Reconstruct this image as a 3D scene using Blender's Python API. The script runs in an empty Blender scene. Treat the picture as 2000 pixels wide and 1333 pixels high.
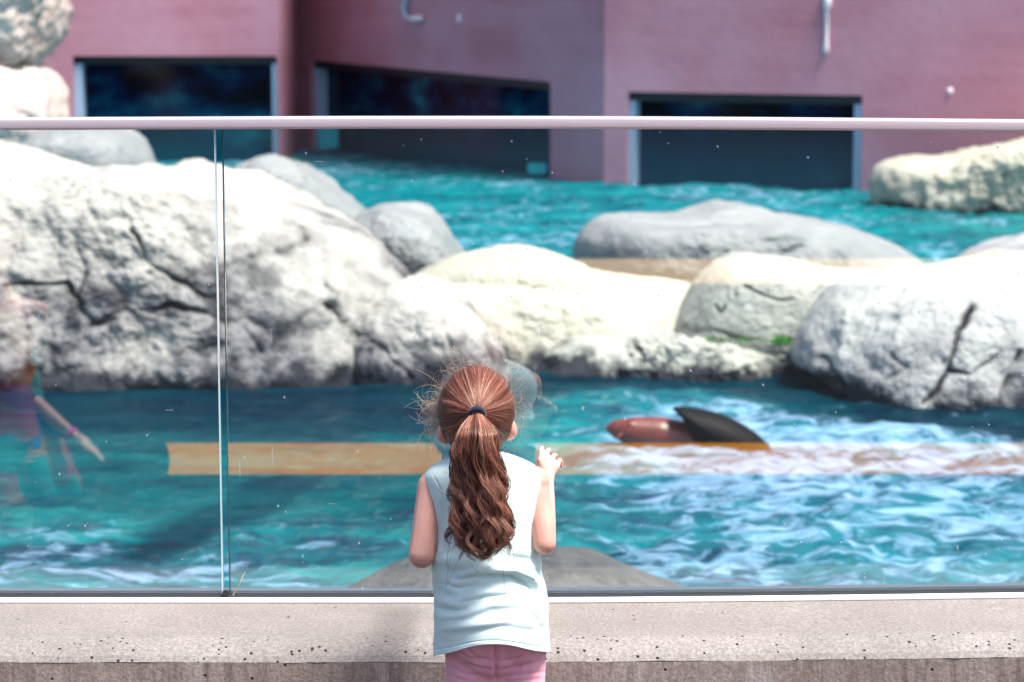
import bpy, bmesh, math, random
import numpy as np
from mathutils import Vector, Matrix
R = math.radians
random.seed(7); rng = np.random.RandomState(7)
scene = bpy.context.scene
col = scene.collection

# ------------------------------------------------------------------ camera, sky, sun, exposure
CH = 1.69
PITCH = math.atan(667.0 / 4722.0)
cam_d = bpy.data.cameras.new('camera'); cam = bpy.data.objects.new('camera', cam_d); col.objects.link(cam)
cam.location = (0, 0, CH); cam.rotation_euler = (math.pi / 2 - PITCH, 0, 0)
cam_d.sensor_width = 36; cam_d.lens = 85; cam_d.clip_end = 500; cam_d.clip_start = 0.05
cam_d.dof.use_dof = True; cam_d.dof.focus_distance = 4.42; cam_d.dof.aperture_fstop = 6.0
scene.camera = cam
world = bpy.data.worlds.new("World"); scene.world = world; world.use_nodes = True
wn = world.node_tree.nodes; wl = world.node_tree.links
sky = wn.new('ShaderNodeTexSky'); sky.sky_type = 'NISHITA'; sky.sun_disc = False
SUN = Vector((0.36, -0.22, 0.90)).normalized()
sky.sun_elevation = math.asin(SUN.z); sky.sun_rotation = math.atan2(SUN.x, SUN.y)
sky.air_density = 1.0; sky.dust_density = 2.5; sky.ozone_density = 1.0
bg = wn['Background']; bg.inputs['Strength'].default_value = 0.105
wl.new(sky.outputs[0], bg.inputs['Color'])
sd = bpy.data.lights.new('sun', 'SUN'); sun = bpy.data.objects.new('sun', sd); col.objects.link(sun)
sd.energy = 4.3; sd.angle = R(19); sd.color = (1.0, 0.945, 0.865)
sun.rotation_euler = SUN.to_track_quat('Z', 'Y').to_euler()
vs = scene.view_settings
vs.view_transform = 'Standard'; vs.look = 'None'; vs.gamma = 1; vs.exposure = 1.08; vs.use_curve_mapping = False

# ------------------------------------------------------------------ helpers
F = 4722.0
FW = np.array([0, math.cos(PITCH), -math.sin(PITCH)]); UP = np.array([0, math.sin(PITCH), math.cos(PITCH)])
C0 = np.array([0, 0, CH])
def P(px, py, Y):
    """the point at distance Y (world y) that stands at photo position px, py"""
    d = FW + np.array([1., 0, 0]) * ((px - 1000) / F) + UP * ((666.5 - py) / F)
    return C0 + d * (Y / d[1])
def Pz(px, py, z):
    d = FW + np.array([1., 0, 0]) * ((px - 1000) / F) + UP * ((666.5 - py) / F)
    return C0 + d * ((z - CH) / d[2])
def project(v):
    w = v - C0; dz = w @ FW
    return np.stack([1000 + F * w[:, 0] / dz, 666.5 - F * (w @ UP) / dz], 1)

_perm = np.random.RandomState(3).permutation(256); _perm = np.concatenate([_perm, _perm, _perm])
_g = np.random.RandomState(4).normal(size=(256, 3)); _g /= np.linalg.norm(_g, axis=1)[:, None]
def perlin(p):
    p = np.asarray(p, float); i = np.floor(p).astype(int); f = p - i; i &= 255
    u = f * f * f * (f * (f * 6 - 15) + 10); out = 0
    for dx in (0, 1):
        for dy in (0, 1):
            for dz in (0, 1):
                h = _perm[_perm[_perm[(i[:, 0] + dx)] + (i[:, 1] + dy)] + (i[:, 2] + dz)] & 255
                w = (u[:, 0] if dx else 1 - u[:, 0]) * (u[:, 1] if dy else 1 - u[:, 1]) * (u[:, 2] if dz else 1 - u[:, 2])
                out = out + w * ((f - np.array([dx, dy, dz])) * _g[h]).sum(1)
    return out
def fbm(p, o=4, g=0.5):
    a = 1; s = 0; p = np.asarray(p, float)
    for k in range(o): s = s + a * perlin(p * 2 ** k + 17.3 * k); a *= g
    return s
def ridged(p, o=3):
    a = 1; s = 0; p = np.asarray(p, float)
    for k in range(o): s = s + a * (1 - np.abs(perlin(p * 2 ** k + 9.1 * k)) * 3); a *= .5
    return s

def link(name, me, mat=None, parent=None):
    o = bpy.data.objects.new(name, me); col.objects.link(o)
    if mat is not None:
        for m in (mat if isinstance(mat, (list, tuple)) else [mat]): me.materials.append(m)
    if parent is not None: o.parent = parent
    return o
def mesh(name, V, Fc, mat=None, parent=None, smooth=True):
    me = bpy.data.meshes.new(name)
    V = np.asarray(V, dtype=np.float32); Fc = np.asarray(Fc, dtype=np.int32)
    if Fc.ndim == 2:
        k = Fc.shape[1]
        me.vertices.add(len(V)); me.vertices.foreach_set('co', V.ravel())
        me.loops.add(Fc.size); me.loops.foreach_set('vertex_index', Fc.ravel())
        me.polygons.add(len(Fc)); me.polygons.foreach_set('loop_start', np.arange(0, Fc.size, k, dtype=np.int32))
        me.update(calc_edges=True)
    me.polygons.foreach_set('use_smooth', np.full(len(me.polygons), smooth)); me.update()
    return link(name, me, mat, parent)
def pmesh(name, V, Fc, mat=None, parent=None, smooth=False):
    me = bpy.data.meshes.new(name); me.from_pydata([tuple(map(float, v)) for v in V], [], Fc); me.update()
    me.polygons.foreach_set('use_smooth', [smooth] * len(me.polygons))
    return link(name, me, mat, parent)
def attr(o, name, vals):
    a = o.data.attributes.new(name, 'FLOAT', 'POINT'); a.data.foreach_set('value', np.asarray(vals, np.float32))
def thing(name, label, cat, loc=(0, 0, 0), group=None):
    o = bpy.data.objects.new(name, None); col.objects.link(o); o.location = [float(v) for v in loc]
    o['label'] = label; o['category'] = cat
    if group: o['group'] = group
    return o
def tag(o, label, cat, group=None):
    o['label'] = label; o['category'] = cat
    if group: o['group'] = group
    return o
def struct(o): o['kind'] = 'structure'; return o
def adopt(root):
    """objects were modelled in world coordinates: keep them there under a moved root"""
    for c in root.children:
        c.matrix_parent_inverse = Matrix.Translation(-root.location)
def gridf(nu, nv, wrap=False):
    i = np.arange(nu)[:, None] * 1; j = np.arange(nv - 1)[None, :]
    if wrap: i2 = (i + 1) % nu
    else: i = i[:-1]; i2 = i + 1
    return np.stack([i * nv + j, i2 * nv + j, i2 * nv + j + 1, i * nv + j + 1], -1).reshape(-1, 4)
def boxes(name, bs, mat, parent=None, bevel=0.0):
    bm = bmesh.new()
    for (x0, y0, z0, x1, y1, z1) in bs:
        r = bmesh.ops.create_cube(bm, size=1)
        bmesh.ops.scale(bm, vec=(x1 - x0, y1 - y0, z1 - z0), verts=r['verts'])
        bmesh.ops.translate(bm, vec=((x0 + x1) / 2, (y0 + y1) / 2, (z0 + z1) / 2), verts=r['verts'])
    if bevel: bmesh.ops.bevel(bm, geom=bm.edges[:], offset=bevel, segments=2, affect='EDGES')
    me = bpy.data.meshes.new(name); bm.to_mesh(me); bm.free()
    return link(name, me, mat, parent)

# ------------------------------------------------------------------ materials
class NT:
    def __init__(s, name):
        s.m = bpy.data.materials.new(name); s.m.use_nodes = True; s.t = s.m.node_tree; s.n = s.t.nodes; s.l = s.t.links
        s.b = s.n['Principled BSDF']; s.out = s.n['Material Output']; s.pos = s.n.new('ShaderNodeNewGeometry').outputs['Position']
    def set(s, **k):
        for a, v in k.items():
            i = s.b.inputs[a.replace('_', ' ')]
            if hasattr(v, 'links'): s.l.new(v, i)
            else: i.default_value = v if not isinstance(v, tuple) else (*v, 1) if len(v) == 3 and i.type == 'RGBA' else v
        return s
    def put(s, v, i):
        if hasattr(v, 'links'): s.l.new(v, i)
        elif isinstance(v, tuple): i.default_value = (*v, 1) if i.type == 'RGBA' and len(v) == 3 else v
        else: i.default_value = v
    def mapping(s, scale=(1, 1, 1), rot=(0, 0, 0), src=None):
        m = s.n.new('ShaderNodeMapping'); m.inputs['Scale'].default_value = scale; m.inputs['Rotation'].default_value = rot
        s.l.new(src or s.pos, m.inputs['Vector']); return m.outputs[0]
    def noise(s, scale, detail=4, rough=.5, vec=None, dist=0, col=False):
        n = s.n.new('ShaderNodeTexNoise'); n.inputs['Scale'].default_value = scale; n.inputs['Detail'].default_value = detail
        n.inputs['Roughness'].default_value = rough; n.inputs['Distortion'].default_value = dist
        s.l.new(vec or s.pos, n.inputs['Vector']); return n.outputs[1 if col else 0]
    def voro(s, scale, vec=None, feature='F1', out=0, rand=1):
        n = s.n.new('ShaderNodeTexVoronoi'); n.feature = feature; n.inputs['Scale'].default_value = scale
        n.inputs['Randomness'].default_value = rand
        s.l.new(vec or s.pos, n.inputs['Vector']); return n.outputs[out]
    def ramp(s, v, stops, interp='LINEAR'):
        r = s.n.new('ShaderNodeValToRGB'); e = r.color_ramp.elements; r.color_ramp.interpolation = interp
        while len(e) < len(stops): e.new(.5)
        for k, (p, c) in enumerate(stops):
            e[k].position = p; e[k].color = (c, c, c, 1) if not isinstance(c, tuple) else (*c, 1)
        s.l.new(v, r.inputs[0]); return r.outputs[0]
    def mix(s, f, a, b, mode='MIX'):
        m = s.n.new('ShaderNodeMix'); m.data_type = 'RGBA'; m.blend_type = mode
        s.put(f, m.inputs[0]); s.put(a, m.inputs[6]); s.put(b, m.inputs[7]); return m.outputs[2]
    def math(s, op, a, b=0.0, clamp=False):
        m = s.n.new('ShaderNodeMath'); m.operation = op; m.use_clamp = clamp
        s.put(a, m.inputs[0]); s.put(b, m.inputs[1]); return m.outputs[0]
    def sep(s, src=None):
        m = s.n.new('ShaderNodeSeparateXYZ'); s.l.new(src or s.pos, m.inputs[0]); return m.outputs
    def attr(s, name):
        a = s.n.new('ShaderNodeAttribute'); a.attribute_name = name; return a.outputs['Fac']
    def bump(s, h, strength=.3, dist=.01):
        b = s.n.new('ShaderNodeBump'); b.inputs['Strength'].default_value = strength; b.inputs['Distance'].default_value = dist
        s.l.new(h, b.inputs['Height']); s.l.new(b.outputs[0], s.b.inputs['Normal']); return s

def rock_mat(name, top, mid, dark, stain=.5, wet=-.36, scale=1.0, lowgrey=.3):
    t = NT(name)
    n1 = t.noise(1.6 * scale, 6, .6, dist=.6); n2 = t.noise(6 * scale, 6, .65); n3 = t.noise(28 * scale, 4, .6)
    c = t.mix(t.ramp(n1, [(.38, 0.), (.62, 1.)]), mid, top)
    c = t.mix(t.math('MULTIPLY', t.attr('dirt_shade'), lowgrey), c, (.20, .195, .215))  # shade of the lower rock faces painted as grey, through the stain mask
    st = t.math('MULTIPLY', t.ramp(n2, [(.43, 0.), (.58, 1.)]), t.attr('dirt_shade'))
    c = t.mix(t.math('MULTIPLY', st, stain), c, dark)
    c = t.mix(t.math('MULTIPLY', t.ramp(n3, [(.5, 0.), (.75, 1.)]), .25), c, dark)
    c = t.mix(t.attr('crack'), c, tuple(v * .35 for v in dark))
    z = t.sep()[2]
    wz = t.math('ADD', z, t.math('MULTIPLY', t.math('SUBTRACT', t.noise(2.6, 5, .65, vec=t.mapping((1.3, 1, .5))), .5), .6))
    w = t.ramp(t.math('MULTIPLY', t.math('ADD', wz, -wet + .25), 2.0), [(.50, 1.), (.66, 0.)])
    c = t.mix(t.math('MULTIPLY', w, .96), c, (.012, .016, .028))
    t.set(Base_Color=c, Roughness=.8, Specular_IOR_Level=.25)
    hh = t.math('ADD', t.math('MULTIPLY', n2, 1.0), t.math('MULTIPLY', n3, .35))
    t.bump(hh, .7, .06); return t.m
M = {}
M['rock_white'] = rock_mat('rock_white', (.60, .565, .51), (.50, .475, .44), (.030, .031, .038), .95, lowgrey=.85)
M['rock_cream'] = rock_mat('rock_cream', (.58, .55, .455), (.50, .475, .385), (.22, .20, .15), .45)
M['rock_grey'] = rock_mat('rock_grey', (.37, .375, .38), (.27, .275, .285), (.10, .16, .17), .45)
M['rock_lilac'] = rock_mat('rock_lilac', (.50, .49, .505), (.37, .36, .375), (.08, .08, .10), .85)
M['rock_green'] = rock_mat('rock_green', (.50, .50, .45), (.40, .40, .36), (.12, .15, .12), .6)
M['rock_pale'] = rock_mat('rock_pale', (.52, .52, .50), (.42, .42, .42), (.06, .06, .075), .75, lowgrey=.35)
M['rock_tan'] = rock_mat('rock_tan', (.60, .53, .50), (.50, .42, .39), (.26, .18, .12), .55, lowgrey=.1)
M['rock_near'] = rock_mat('rock_near', (.15, .15, .15), (.08, .083, .088), (.02, .022, .026), .8, wet=-.50, scale=2.5)

t = NT('pink_wall')
mp = t.mapping((.12, .12, 1.4)); n1 = t.noise(2.2, 5, .6, vec=mp); n2 = t.noise(.5, 4, .55); n3 = t.noise(9, 4, .6)
c = t.mix(t.ramp(n1, [(.35, 0.), (.7, 1.)]), (.39, .150, .198), (.48, .215, .282))
c = t.mix(t.ramp(n2, [(.4, 0.), (.65, 1.)]), c, (.50, .255, .335)); c = t.mix(t.math('MULTIPLY', n3, .12), c, (.2, .08, .1))
t.set(Base_Color=c, Roughness=.75); t.bump(n3, .25, .02); M['wall'] = t.m
t = NT('dark_window_glass')
n = t.noise(1.1, 4, .6, vec=t.mapping((1, 1, 1.6)))
zz_ = t.ramp(t.math('ADD', t.math('MULTIPLY', t.sep()[2], .5), t.math('MULTIPLY', n, .35)), [(.02, 1.), (.34, 0.)])
t.set(Base_Color=t.mix(zz_, t.ramp(n, [(.40, (.0002, .001, .005)), (.50, (.0008, .010, .045)), (.60, (.002, .05, .09)), (.72, (.006, .18, .22))]), (.002, .055, .095)), Roughness=.12, Specular_IOR_Level=.18); M['winglass'] = t.m
t = NT('pale_jamb'); t.set(Base_Color=(.34, .46, .62), Roughness=.5); M['jamb'] = t.m
t = NT('teal_jamb'); t.set(Base_Color=(.01, .14, .18), Roughness=.5); M['teal_jamb'] = t.m
t = NT('black_gasket'); t.set(Base_Color=(.012, .013, .018), Roughness=.6); M['black'] = t.m
t = NT('turquoise_foam'); t.set(Base_Color=(.0, .42, .50), Roughness=.6); M['turq'] = t.m

t = NT('brushed_rail'); n = t.noise(30, 3, .5, vec=t.mapping((.3, 8, 8)))
t.set(Base_Color=(.60, .50, .56), Metallic=.35, Roughness=t.math('ADD', .34, t.math('MULTIPLY', n, .12))); M['rail'] = t.m
t = NT('white_channel'); n = t.noise(14, 4, .6, vec=t.mapping((1, 4, 4)))
t.set(Base_Color=t.mix(t.ramp(n, [(.55, 0.), (.75, .5)]), (.78, .78, .78), (.4, .38, .35)), Roughness=.4); M['channel'] = t.m
t = NT('edge_glass'); t.set(Base_Color=(.62, .74, .74), Roughness=.15); M['edge'] = t.m
t = NT('edge_side'); t.set(Base_Color=(.12, .22, .24), Roughness=.1); M['edge_side'] = t.m
t = NT('edge_glass_dark'); t.set(Base_Color=(.03, .06, .07), Roughness=.1); M['edge_dark'] = t.m

# thin pane: clear, with a surface reflection, and white specks, drips and scratches stuck on it
def pane_mat(marks):
    t = NT('clear_pane' + ('_marked' if marks else ''))
    tr = t.n.new('ShaderNodeBsdfTransparent'); tr.inputs[0].default_value = (.955, .985, .98, 1)
    gl = t.n.new('ShaderNodeBsdfGlossy'); gl.inputs['Roughness'].default_value = .004; gl.inputs['Color'].default_value = (1, 1, 1, 1)
    fr = t.n.new('ShaderNodeFresnel'); fr.inputs['IOR'].default_value = 1.62
    mx = t.n.new('ShaderNodeMixShader'); t.l.new(t.math('MULTIPLY', fr.outputs[0], 1.85 if marks else 1.4, True), mx.inputs[0]); t.l.new(tr.outputs[0], mx.inputs[1]); t.l.new(gl.outputs[0], mx.inputs[2])
    if marks:
        x, y, z = t.sep()
        area = t.ramp(t.noise(1.6, 3, .6), [(.48, 0.), (.68, 1.)])
        # specks
        v = t.n.new('ShaderNodeTexVoronoi'); v.inputs['Scale'].default_value = 62; t.l.new(t.mapping((1, 0, .8)), v.inputs['Vector'])
        cs = t.sep(v.outputs['Color'])[0]
        sp = t.math('LESS_THAN', v.outputs['Distance'], t.math('MULTIPLY', t.math('POWER', cs, 3), .13))
        sp = t.math('MULTIPLY', sp, t.math('GREATER_THAN', t.math('ADD', cs, t.math('MULTIPLY', area, .28)), .91))
        v2 = t.n.new('ShaderNodeTexVoronoi'); v2.inputs['Scale'].default_value = 13; t.l.new(t.mapping((1, 0, .55), (0, .5, 0)), v2.inputs['Vector'])
        c2 = t.sep(v2.outputs['Color'])[1]
        big = t.math('MULTIPLY', t.math('LESS_THAN', t.math('ADD', v2.outputs['Distance'], t.math('MULTIPLY', t.noise(120, 3, .7), .06)), .07), t.math('GREATER_THAN', c2, .80))
        # drips
        v3 = t.n.new('ShaderNodeTexVoronoi'); v3.inputs['Scale'].default_value = 9; t.l.new(t.mapping((4.2, 0, .42)), v3.inputs['Vector'])
        c3 = t.sep(v3.outputs['Color'])[2]
        dr = t.math('MULTIPLY', t.math('LESS_THAN', v3.outputs['Distance'], .075), t.math('GREATER_THAN', c3, .86))
        # scratches
        v4 = t.n.new('ShaderNodeTexVoronoi'); v4.inputs['Scale'].default_value = 7; t.l.new(t.mapping((.7, 0, 9), (0, .65, 0)), v4.inputs['Vector'])
        c4 = t.sep(v4.outputs['Color'])[0]
        sc = t.math('MULTIPLY', t.math('LESS_THAN', v4.outputs['Distance'], .05), t.math('GREATER_THAN', c4, .88))
        fac = t.math('ADD', t.math('MULTIPLY', sp, .75), t.math('MULTIPLY', big, .45), True)
        fac = t.math('ADD', fac, t.math('MULTIPLY', dr, .24), True); fac = t.math('ADD', fac, t.math('MULTIPLY', sc, .4), True)
        haze = t.math('MULTIPLY', t.ramp(t.noise(5, 5, .7, vec=t.mapping((1.5, 1, .5))), [(.45, 0.), (.9, 1.)]), .008)
        fac = t.math('ADD', fac, haze, True)
        df = t.n.new('ShaderNodeBsdfDiffuse'); df.inputs[0].default_value = (.8, .85, .88, 1)
        tl = t.n.new('ShaderNodeBsdfTranslucent'); tl.inputs[0].default_value = (.8, .85, .88, 1)
        ad = t.n.new('ShaderNodeMixShader'); ad.inputs[0].default_value = .5; t.l.new(df.outputs[0], ad.inputs[1]); t.l.new(tl.outputs[0], ad.inputs[2])
        m2 = t.n.new('ShaderNodeMixShader'); t.l.new(fac, m2.inputs[0]); t.l.new(mx.outputs[0], m2.inputs[1]); t.l.new(ad.outputs[0], m2.inputs[2])
        mx = m2
    t.l.new(mx.outputs[0], t.out.inputs[0]); t.n.remove(t.b); return t.m
M['pane'] = pane_mat(True); M['pane_back'] = pane_mat(False)

def concrete(name, a, b, pits=.5, streak=0):
    t = NT(name)
    n1 = t.noise(5, 5, .6); n2 = t.noise(160, 3, .7); n3 = t.noise(45, 4, .6)
    c = t.mix(t.ramp(n1, [(.35, 0.), (.68, 1.)]), a, b)
    c = t.mix(t.math('MULTIPLY', t.ramp(n2, [(.42, 1.), (.62, 0.)]), .45), c, tuple(v * .35 for v in a))
    if streak:
        s1 = t.noise(34, 5, .7, vec=t.mapping((1.6, 1, .12)))
        c = t.mix(t.math('MULTIPLY', t.ramp(s1, [(.5, 0.), (.7, 1.)]), streak), c, (.10, .065, .06))
        s2 = t.noise(18, 4, .7, vec=t.mapping((1.4, 1, .2)))
        c = t.mix(t.math('MULTIPLY', t.ramp(s2, [(.56, 0.), (.74, 1.)]), .45), c, (.5, .47, .47))
    v = t.voro(80); vc = t.n[-1]; vc = [x for x in t.n if x.type == 'TEX_VORONOI'][-1]
    rnd = t.sep(vc.outputs['Color'])[0]
    pit = t.math('MULTIPLY', t.ramp(t.math('ADD', v, t.math('MULTIPLY', n2, .1)), [(.24, 1.), (.32, 0.)]), t.math('GREATER_THAN', rnd, 1 - pits))
    c = t.mix(pit, c, (.02, .018, .02))
    t.set(Base_Color=c, Roughness=.85, Specular_IOR_Level=.2)
    h = t.math('SUBTRACT', t.math('ADD', t.math('MULTIPLY', n2, .3), t.math('MULTIPLY', n3, .3)), t.math('MULTIPLY', pit, 1.5))
    t.bump(h, .6, .006); return t.m
M['cop_top'] = concrete('coping_top', (.235, .213, .203), (.29, .263, .25), .012)
M['cop_edge'] = concrete('coping_edge', (.24, .22, .21), (.31, .283, .27), .22)
M['cop_face'] = concrete('coping_face', (.25, .195, .18), (.32, .26, .24), .03, .75)
M['ground'] = concrete('ground_paving', (.020, .021, .024), (.034, .034, .036), .02); [x for x in M['ground'].node_tree.nodes if x.type == 'BSDF_PRINCIPLED'][0].inputs['Specular IOR Level'].default_value = 0
t = NT('yellow_paint'); n = t.noise(3.5, 6, .75, vec=t.mapping((.6, 2, 1))); t.set(Base_Color=t.mix(t.ramp(n, [(.52, 0.), (.70, .7)]), (.74, .29, .0), (.22, .12, .03)), Roughness=.9, Specular_IOR_Level=0.0); M['yellow'] = t.m
t = NT('pale_path'); t.set(Base_Color=(.75, .52, .28), Roughness=.9, Specular_IOR_Level=0.0); M['path'] = t.m
t = NT('pool_floor'); n = t.noise(1.2, 4, .6); t.set(Base_Color=t.ramp(n, [(.3, (.01, .30, .38)), (.7, (.03, .5, .5))]), Roughness=.8); M['floor'] = t.m

# water: clear teal body, sky reflected by real ripples, churned froth, painted sky glints and painted rock shade
t = NT('water')
x, y, z = t.sep()
deep = t.attr('deep'); a_r = t.attr('stir_glint'); far = t.attr('far')  # deep paints the rocks' shade and dark reflections into water colour and gloss
d1 = t.noise(1.1, 5, .62, dist=1.2, vec=t.mapping((.5, 1.1, 1)))
d2 = t.noise(4.5, 5, .62, dist=1.0, vec=t.mapping((.45, 1.2, 1)))
pat = t.ramp(t.math('ADD', t.math('MULTIPLY', d1, .5), t.math('MULTIPLY', d2, .5)), [(.40, 0.), (.60, 1.)])
basec = t.mix(pat, (.0, .05, .085), (.0, .29, .285))
basec = t.mix(t.math('MULTIPLY', a_r, .85), basec, t.mix(pat, (.0, .045, .10), (.0, .19, .28)))
basec = t.mix(far, basec, t.mix(pat, (.0, .10, .145), (.0, .28, .32)))
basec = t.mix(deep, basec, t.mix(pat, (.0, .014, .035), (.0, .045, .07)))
nf = t.noise(5.8, 8, .70, dist=1.2, vec=t.mapping((.55, 1.1, 1), (0, 0, .1)))
nf2 = t.noise(.45, 3, .5)
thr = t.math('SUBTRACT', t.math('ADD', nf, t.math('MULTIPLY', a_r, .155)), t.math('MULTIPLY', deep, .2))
thr = t.math('ADD', thr, t.math('MULTIPLY', t.math('SUBTRACT', nf2, .5), .35))
foam_glint = t.math('MULTIPLY', t.ramp(thr, [(.58, 0.), (.66, .40), (.84, 1.)]), .72)  # pale blue patches: churned froth and painted reflections of the sky
df = t.n.new('ShaderNodeBsdfDiffuse'); t.l.new(basec, df.inputs[0])
tr = t.n.new('ShaderNodeBsdfTransparent'); tr.inputs[0].default_value = (.08, .55, .55, 1)
m1 = t.n.new('ShaderNodeMixShader'); m1.inputs[0].default_value = .33; t.l.new(df.outputs[0], m1.inputs[1]); t.l.new(tr.outputs[0], m1.inputs[2])
gl = t.n.new('ShaderNodeBsdfGlossy'); gl.inputs['Roughness'].default_value = .07; gl.inputs['Color'].default_value = (.80, .88, 1, 1)
fr = t.n.new('ShaderNodeFresnel'); fr.inputs['IOR'].default_value = 1.33
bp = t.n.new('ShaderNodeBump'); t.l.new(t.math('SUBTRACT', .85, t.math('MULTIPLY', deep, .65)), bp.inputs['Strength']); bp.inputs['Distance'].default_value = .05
t.l.new(t.noise(9, 6, .65, dist=1.0, vec=t.mapping((.5, 1.3, 1))), bp.inputs['Height'])
t.l.new(bp.outputs[0], gl.inputs['Normal']); t.l.new(bp.outputs[0], fr.inputs['Normal'])
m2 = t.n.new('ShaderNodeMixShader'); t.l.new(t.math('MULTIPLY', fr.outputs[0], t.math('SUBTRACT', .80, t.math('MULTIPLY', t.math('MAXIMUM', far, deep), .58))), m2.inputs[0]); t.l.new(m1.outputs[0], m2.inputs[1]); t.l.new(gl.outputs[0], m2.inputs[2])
fd = t.n.new('ShaderNodeBsdfDiffuse'); fd.inputs[0].default_value = (.40, .58, .86, 1)
m3 = t.n.new('ShaderNodeMixShader'); t.l.new(foam_glint, m3.inputs[0]); t.l.new(m2.outputs[0], m3.inputs[1]); t.l.new(fd.outputs[0], m3.inputs[2])
t.l.new(m3.outputs[0], t.out.inputs[0]); t.n.remove(t.b); M['water'] = t.m

t = NT('sea_lion_skin'); n = t.noise(9, 4, .6)
t.set(Base_Color=t.ramp(n, [(.3, (.13, .022, .014)), (.7, (.25, .05, .032))]), Roughness=.42, Coat_Weight=.6, Coat_Roughness=.32); M['seal'] = t.m
t = NT('sea_lion_flipper'); t.set(Base_Color=(.006, .005, .006), Roughness=.6, Specular_IOR_Level=.15); M['flipper'] = t.m
t = NT('skin'); n = t.noise(14, 3, .5)
t.set(Base_Color=t.ramp(n, [(.35, (.66, .32, .26)), (.65, (.72, .39, .32))]), Roughness=.5, Subsurface_Weight=.25, Subsurface_Radius=(.02, .006, .003), Subsurface_Scale=.5); M['skin'] = t.m
def cloth(name, c, c2, sheen=.2):
    t = NT(name); n = t.noise(12, 4, .6); w = t.noise(900, 2, .5)
    t.set(Base_Color=t.mix(n, c, c2), Roughness=.9, Sheen_Weight=sheen, Specular_IOR_Level=.15); t.bump(w, .15, .001); return t.m
M['shirt'] = cloth('mint_cotton', (.645, .80, .79), (.68, .83, .82), .1)
M['thread'] = cloth('mint_thread', (.42, .60, .60), (.45, .62, .62))
M['leggings'] = cloth('pink_cotton', (.92, .39, .49), (.95, .44, .54))
M['shoe'] = cloth('white_canvas', (.7, .7, .7), (.75, .75, .75))
M['elastic'] = cloth('navy_elastic', (.008, .01, .028), (.014, .018, .04))
def hair_mat(name, lo, mid, hi, rough=.38):
    t = NT(name)
    t.set(Base_Color=t.ramp(t.attr('tone'), [(.0, lo), (.5, mid), (1., hi)]), Roughness=rough, Specular_IOR_Level=.65, Specular_Tint=(1, .85, .75, 1)); return t.m
M['hair'] = hair_mat('chestnut_hair', (.050, .013, .011), (.200, .066, .044), (.64, .34, .24), .33)
M['wisp'] = hair_mat('golden_wisps', (.28, .15, .09), (.48, .30, .19), (.68, .50, .36))
M['grass'] = cloth('weed_green', (.02, .22, .01), (.05, .35, .02))
M['iris'] = cloth('brown_iris', (.05, .025, .015), (.05, .025, .015)); M['lips'] = cloth('lip_pink', (.6, .2, .18), (.6, .2, .18))

# ------------------------------------------------------------------ setting: ground, pool, water
GY = 4.75; FACE = 4.40; WZ = -0.40
struct(pmesh('ground', [(-60, -80, 0), (60, -80, 0), (60, FACE - .01, 0), (-60, FACE - .01, 0)], [(0, 1, 2, 3)], M['ground']))
ys_ = np.linspace(.36, .98, 24); le = [(-.1455 * (9.5 - y) + .012 * math.sin((y - .36) / .62 * 3.14) + .006 * random.random(), y, .004) for y in ys_]
struct(pmesh('painted_strip', [(14, .36, .004)] + [(14, .98, .004)] + le[::-1], [tuple(range(26))], M['yellow']))
struct(pmesh('path', [(.43, -6.3, .004), (14, -6.3, .004), (14, -4.9, .004), (.43, -4.9, .004)], [(0, 1, 2, 3)], M['path']))
struct(pmesh('pool_floor', [(-30, 4.9, -1.7), (30, 4.9, -1.7), (30, 38, -1.7), (-30, 38, -1.7)], [(0, 1, 2, 3)], M['floor']))
nu, nv = 520, 560
yy = 4.93 * (37.5 / 4.93) ** np.linspace(0, 1, nv); ss = np.linspace(-1, 1, nu)
Yg, Sg = np.meshgrid(yy, ss); Xg = Sg * (2.6 + .32 * Yg)
p = np.stack([Xg.ravel(), Yg.ravel(), np.zeros(Xg.size)], 1)
wv = p + .25 * np.stack([perlin(p * 1.1), perlin(p * 1.1 + 40), p[:, 0] * 0], 1)
h = .060 * perlin(wv * [1.1, 1.7, 1]) + .050 * perlin(wv * [2.6, 3.8, 1] + 5) + .036 * (1 - 2 * np.abs(perlin(wv * [5, 7.5, 1] + 9))) + .014 * perlin(wv * [11, 15, 1] + 3)
chop = .75 + .5 * np.clip(p[:, 0] * .25 + .4, 0, 1)
X_, Y_ = p[:, 0], p[:, 1]
wig = .35 * perlin(p * .9 + 11)
ss_ = lambda a, b, v: np.clip((v - a) / (b - a), 0, 1) ** 2 * (3 - 2 * np.clip((v - a) / (b - a), 0, 1))
lim = np.where(X_ < .15, 11.15, np.where(X_ < .9, 12.7, 11.35 + .35 * (2.2 - X_)))
lim = np.interp(X_, [-4, -1.0, -.1, .15, .5, 1.0, 1.5, 2.6, 5], [11.3, 11.2, 11.3, 12.4, 12.7, 12.6, 12.0, 10.9, 10.6])
deep = np.maximum(ss_(-.35, .45, Y_ - lim + wig), .72 * ss_(9.3, 9.9, Y_ + .5 * wig) * ss_(.15, -.1, X_)) * ss_(16.2, 15.2, Y_)  # mask of painted shade below the rocks, carried on over the left water
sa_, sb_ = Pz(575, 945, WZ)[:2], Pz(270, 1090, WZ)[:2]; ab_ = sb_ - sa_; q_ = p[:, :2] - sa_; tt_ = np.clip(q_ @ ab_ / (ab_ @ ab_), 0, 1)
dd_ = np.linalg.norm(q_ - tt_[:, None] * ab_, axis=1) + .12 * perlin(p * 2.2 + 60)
deep = np.maximum(deep, .92 * ss_(.34, .14, dd_ + .10 * tt_))  # adds a dark diagonal patch to the same mask
p[:, 2] = WZ + h * chop * (1 - .5 * deep)
far_ = ss_(15.5, 17.5, Y_) * (1 - .8 * ss_(3.0, 4.2, X_ + 0 * Y_) * ss_(19, 21, Y_))
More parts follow.
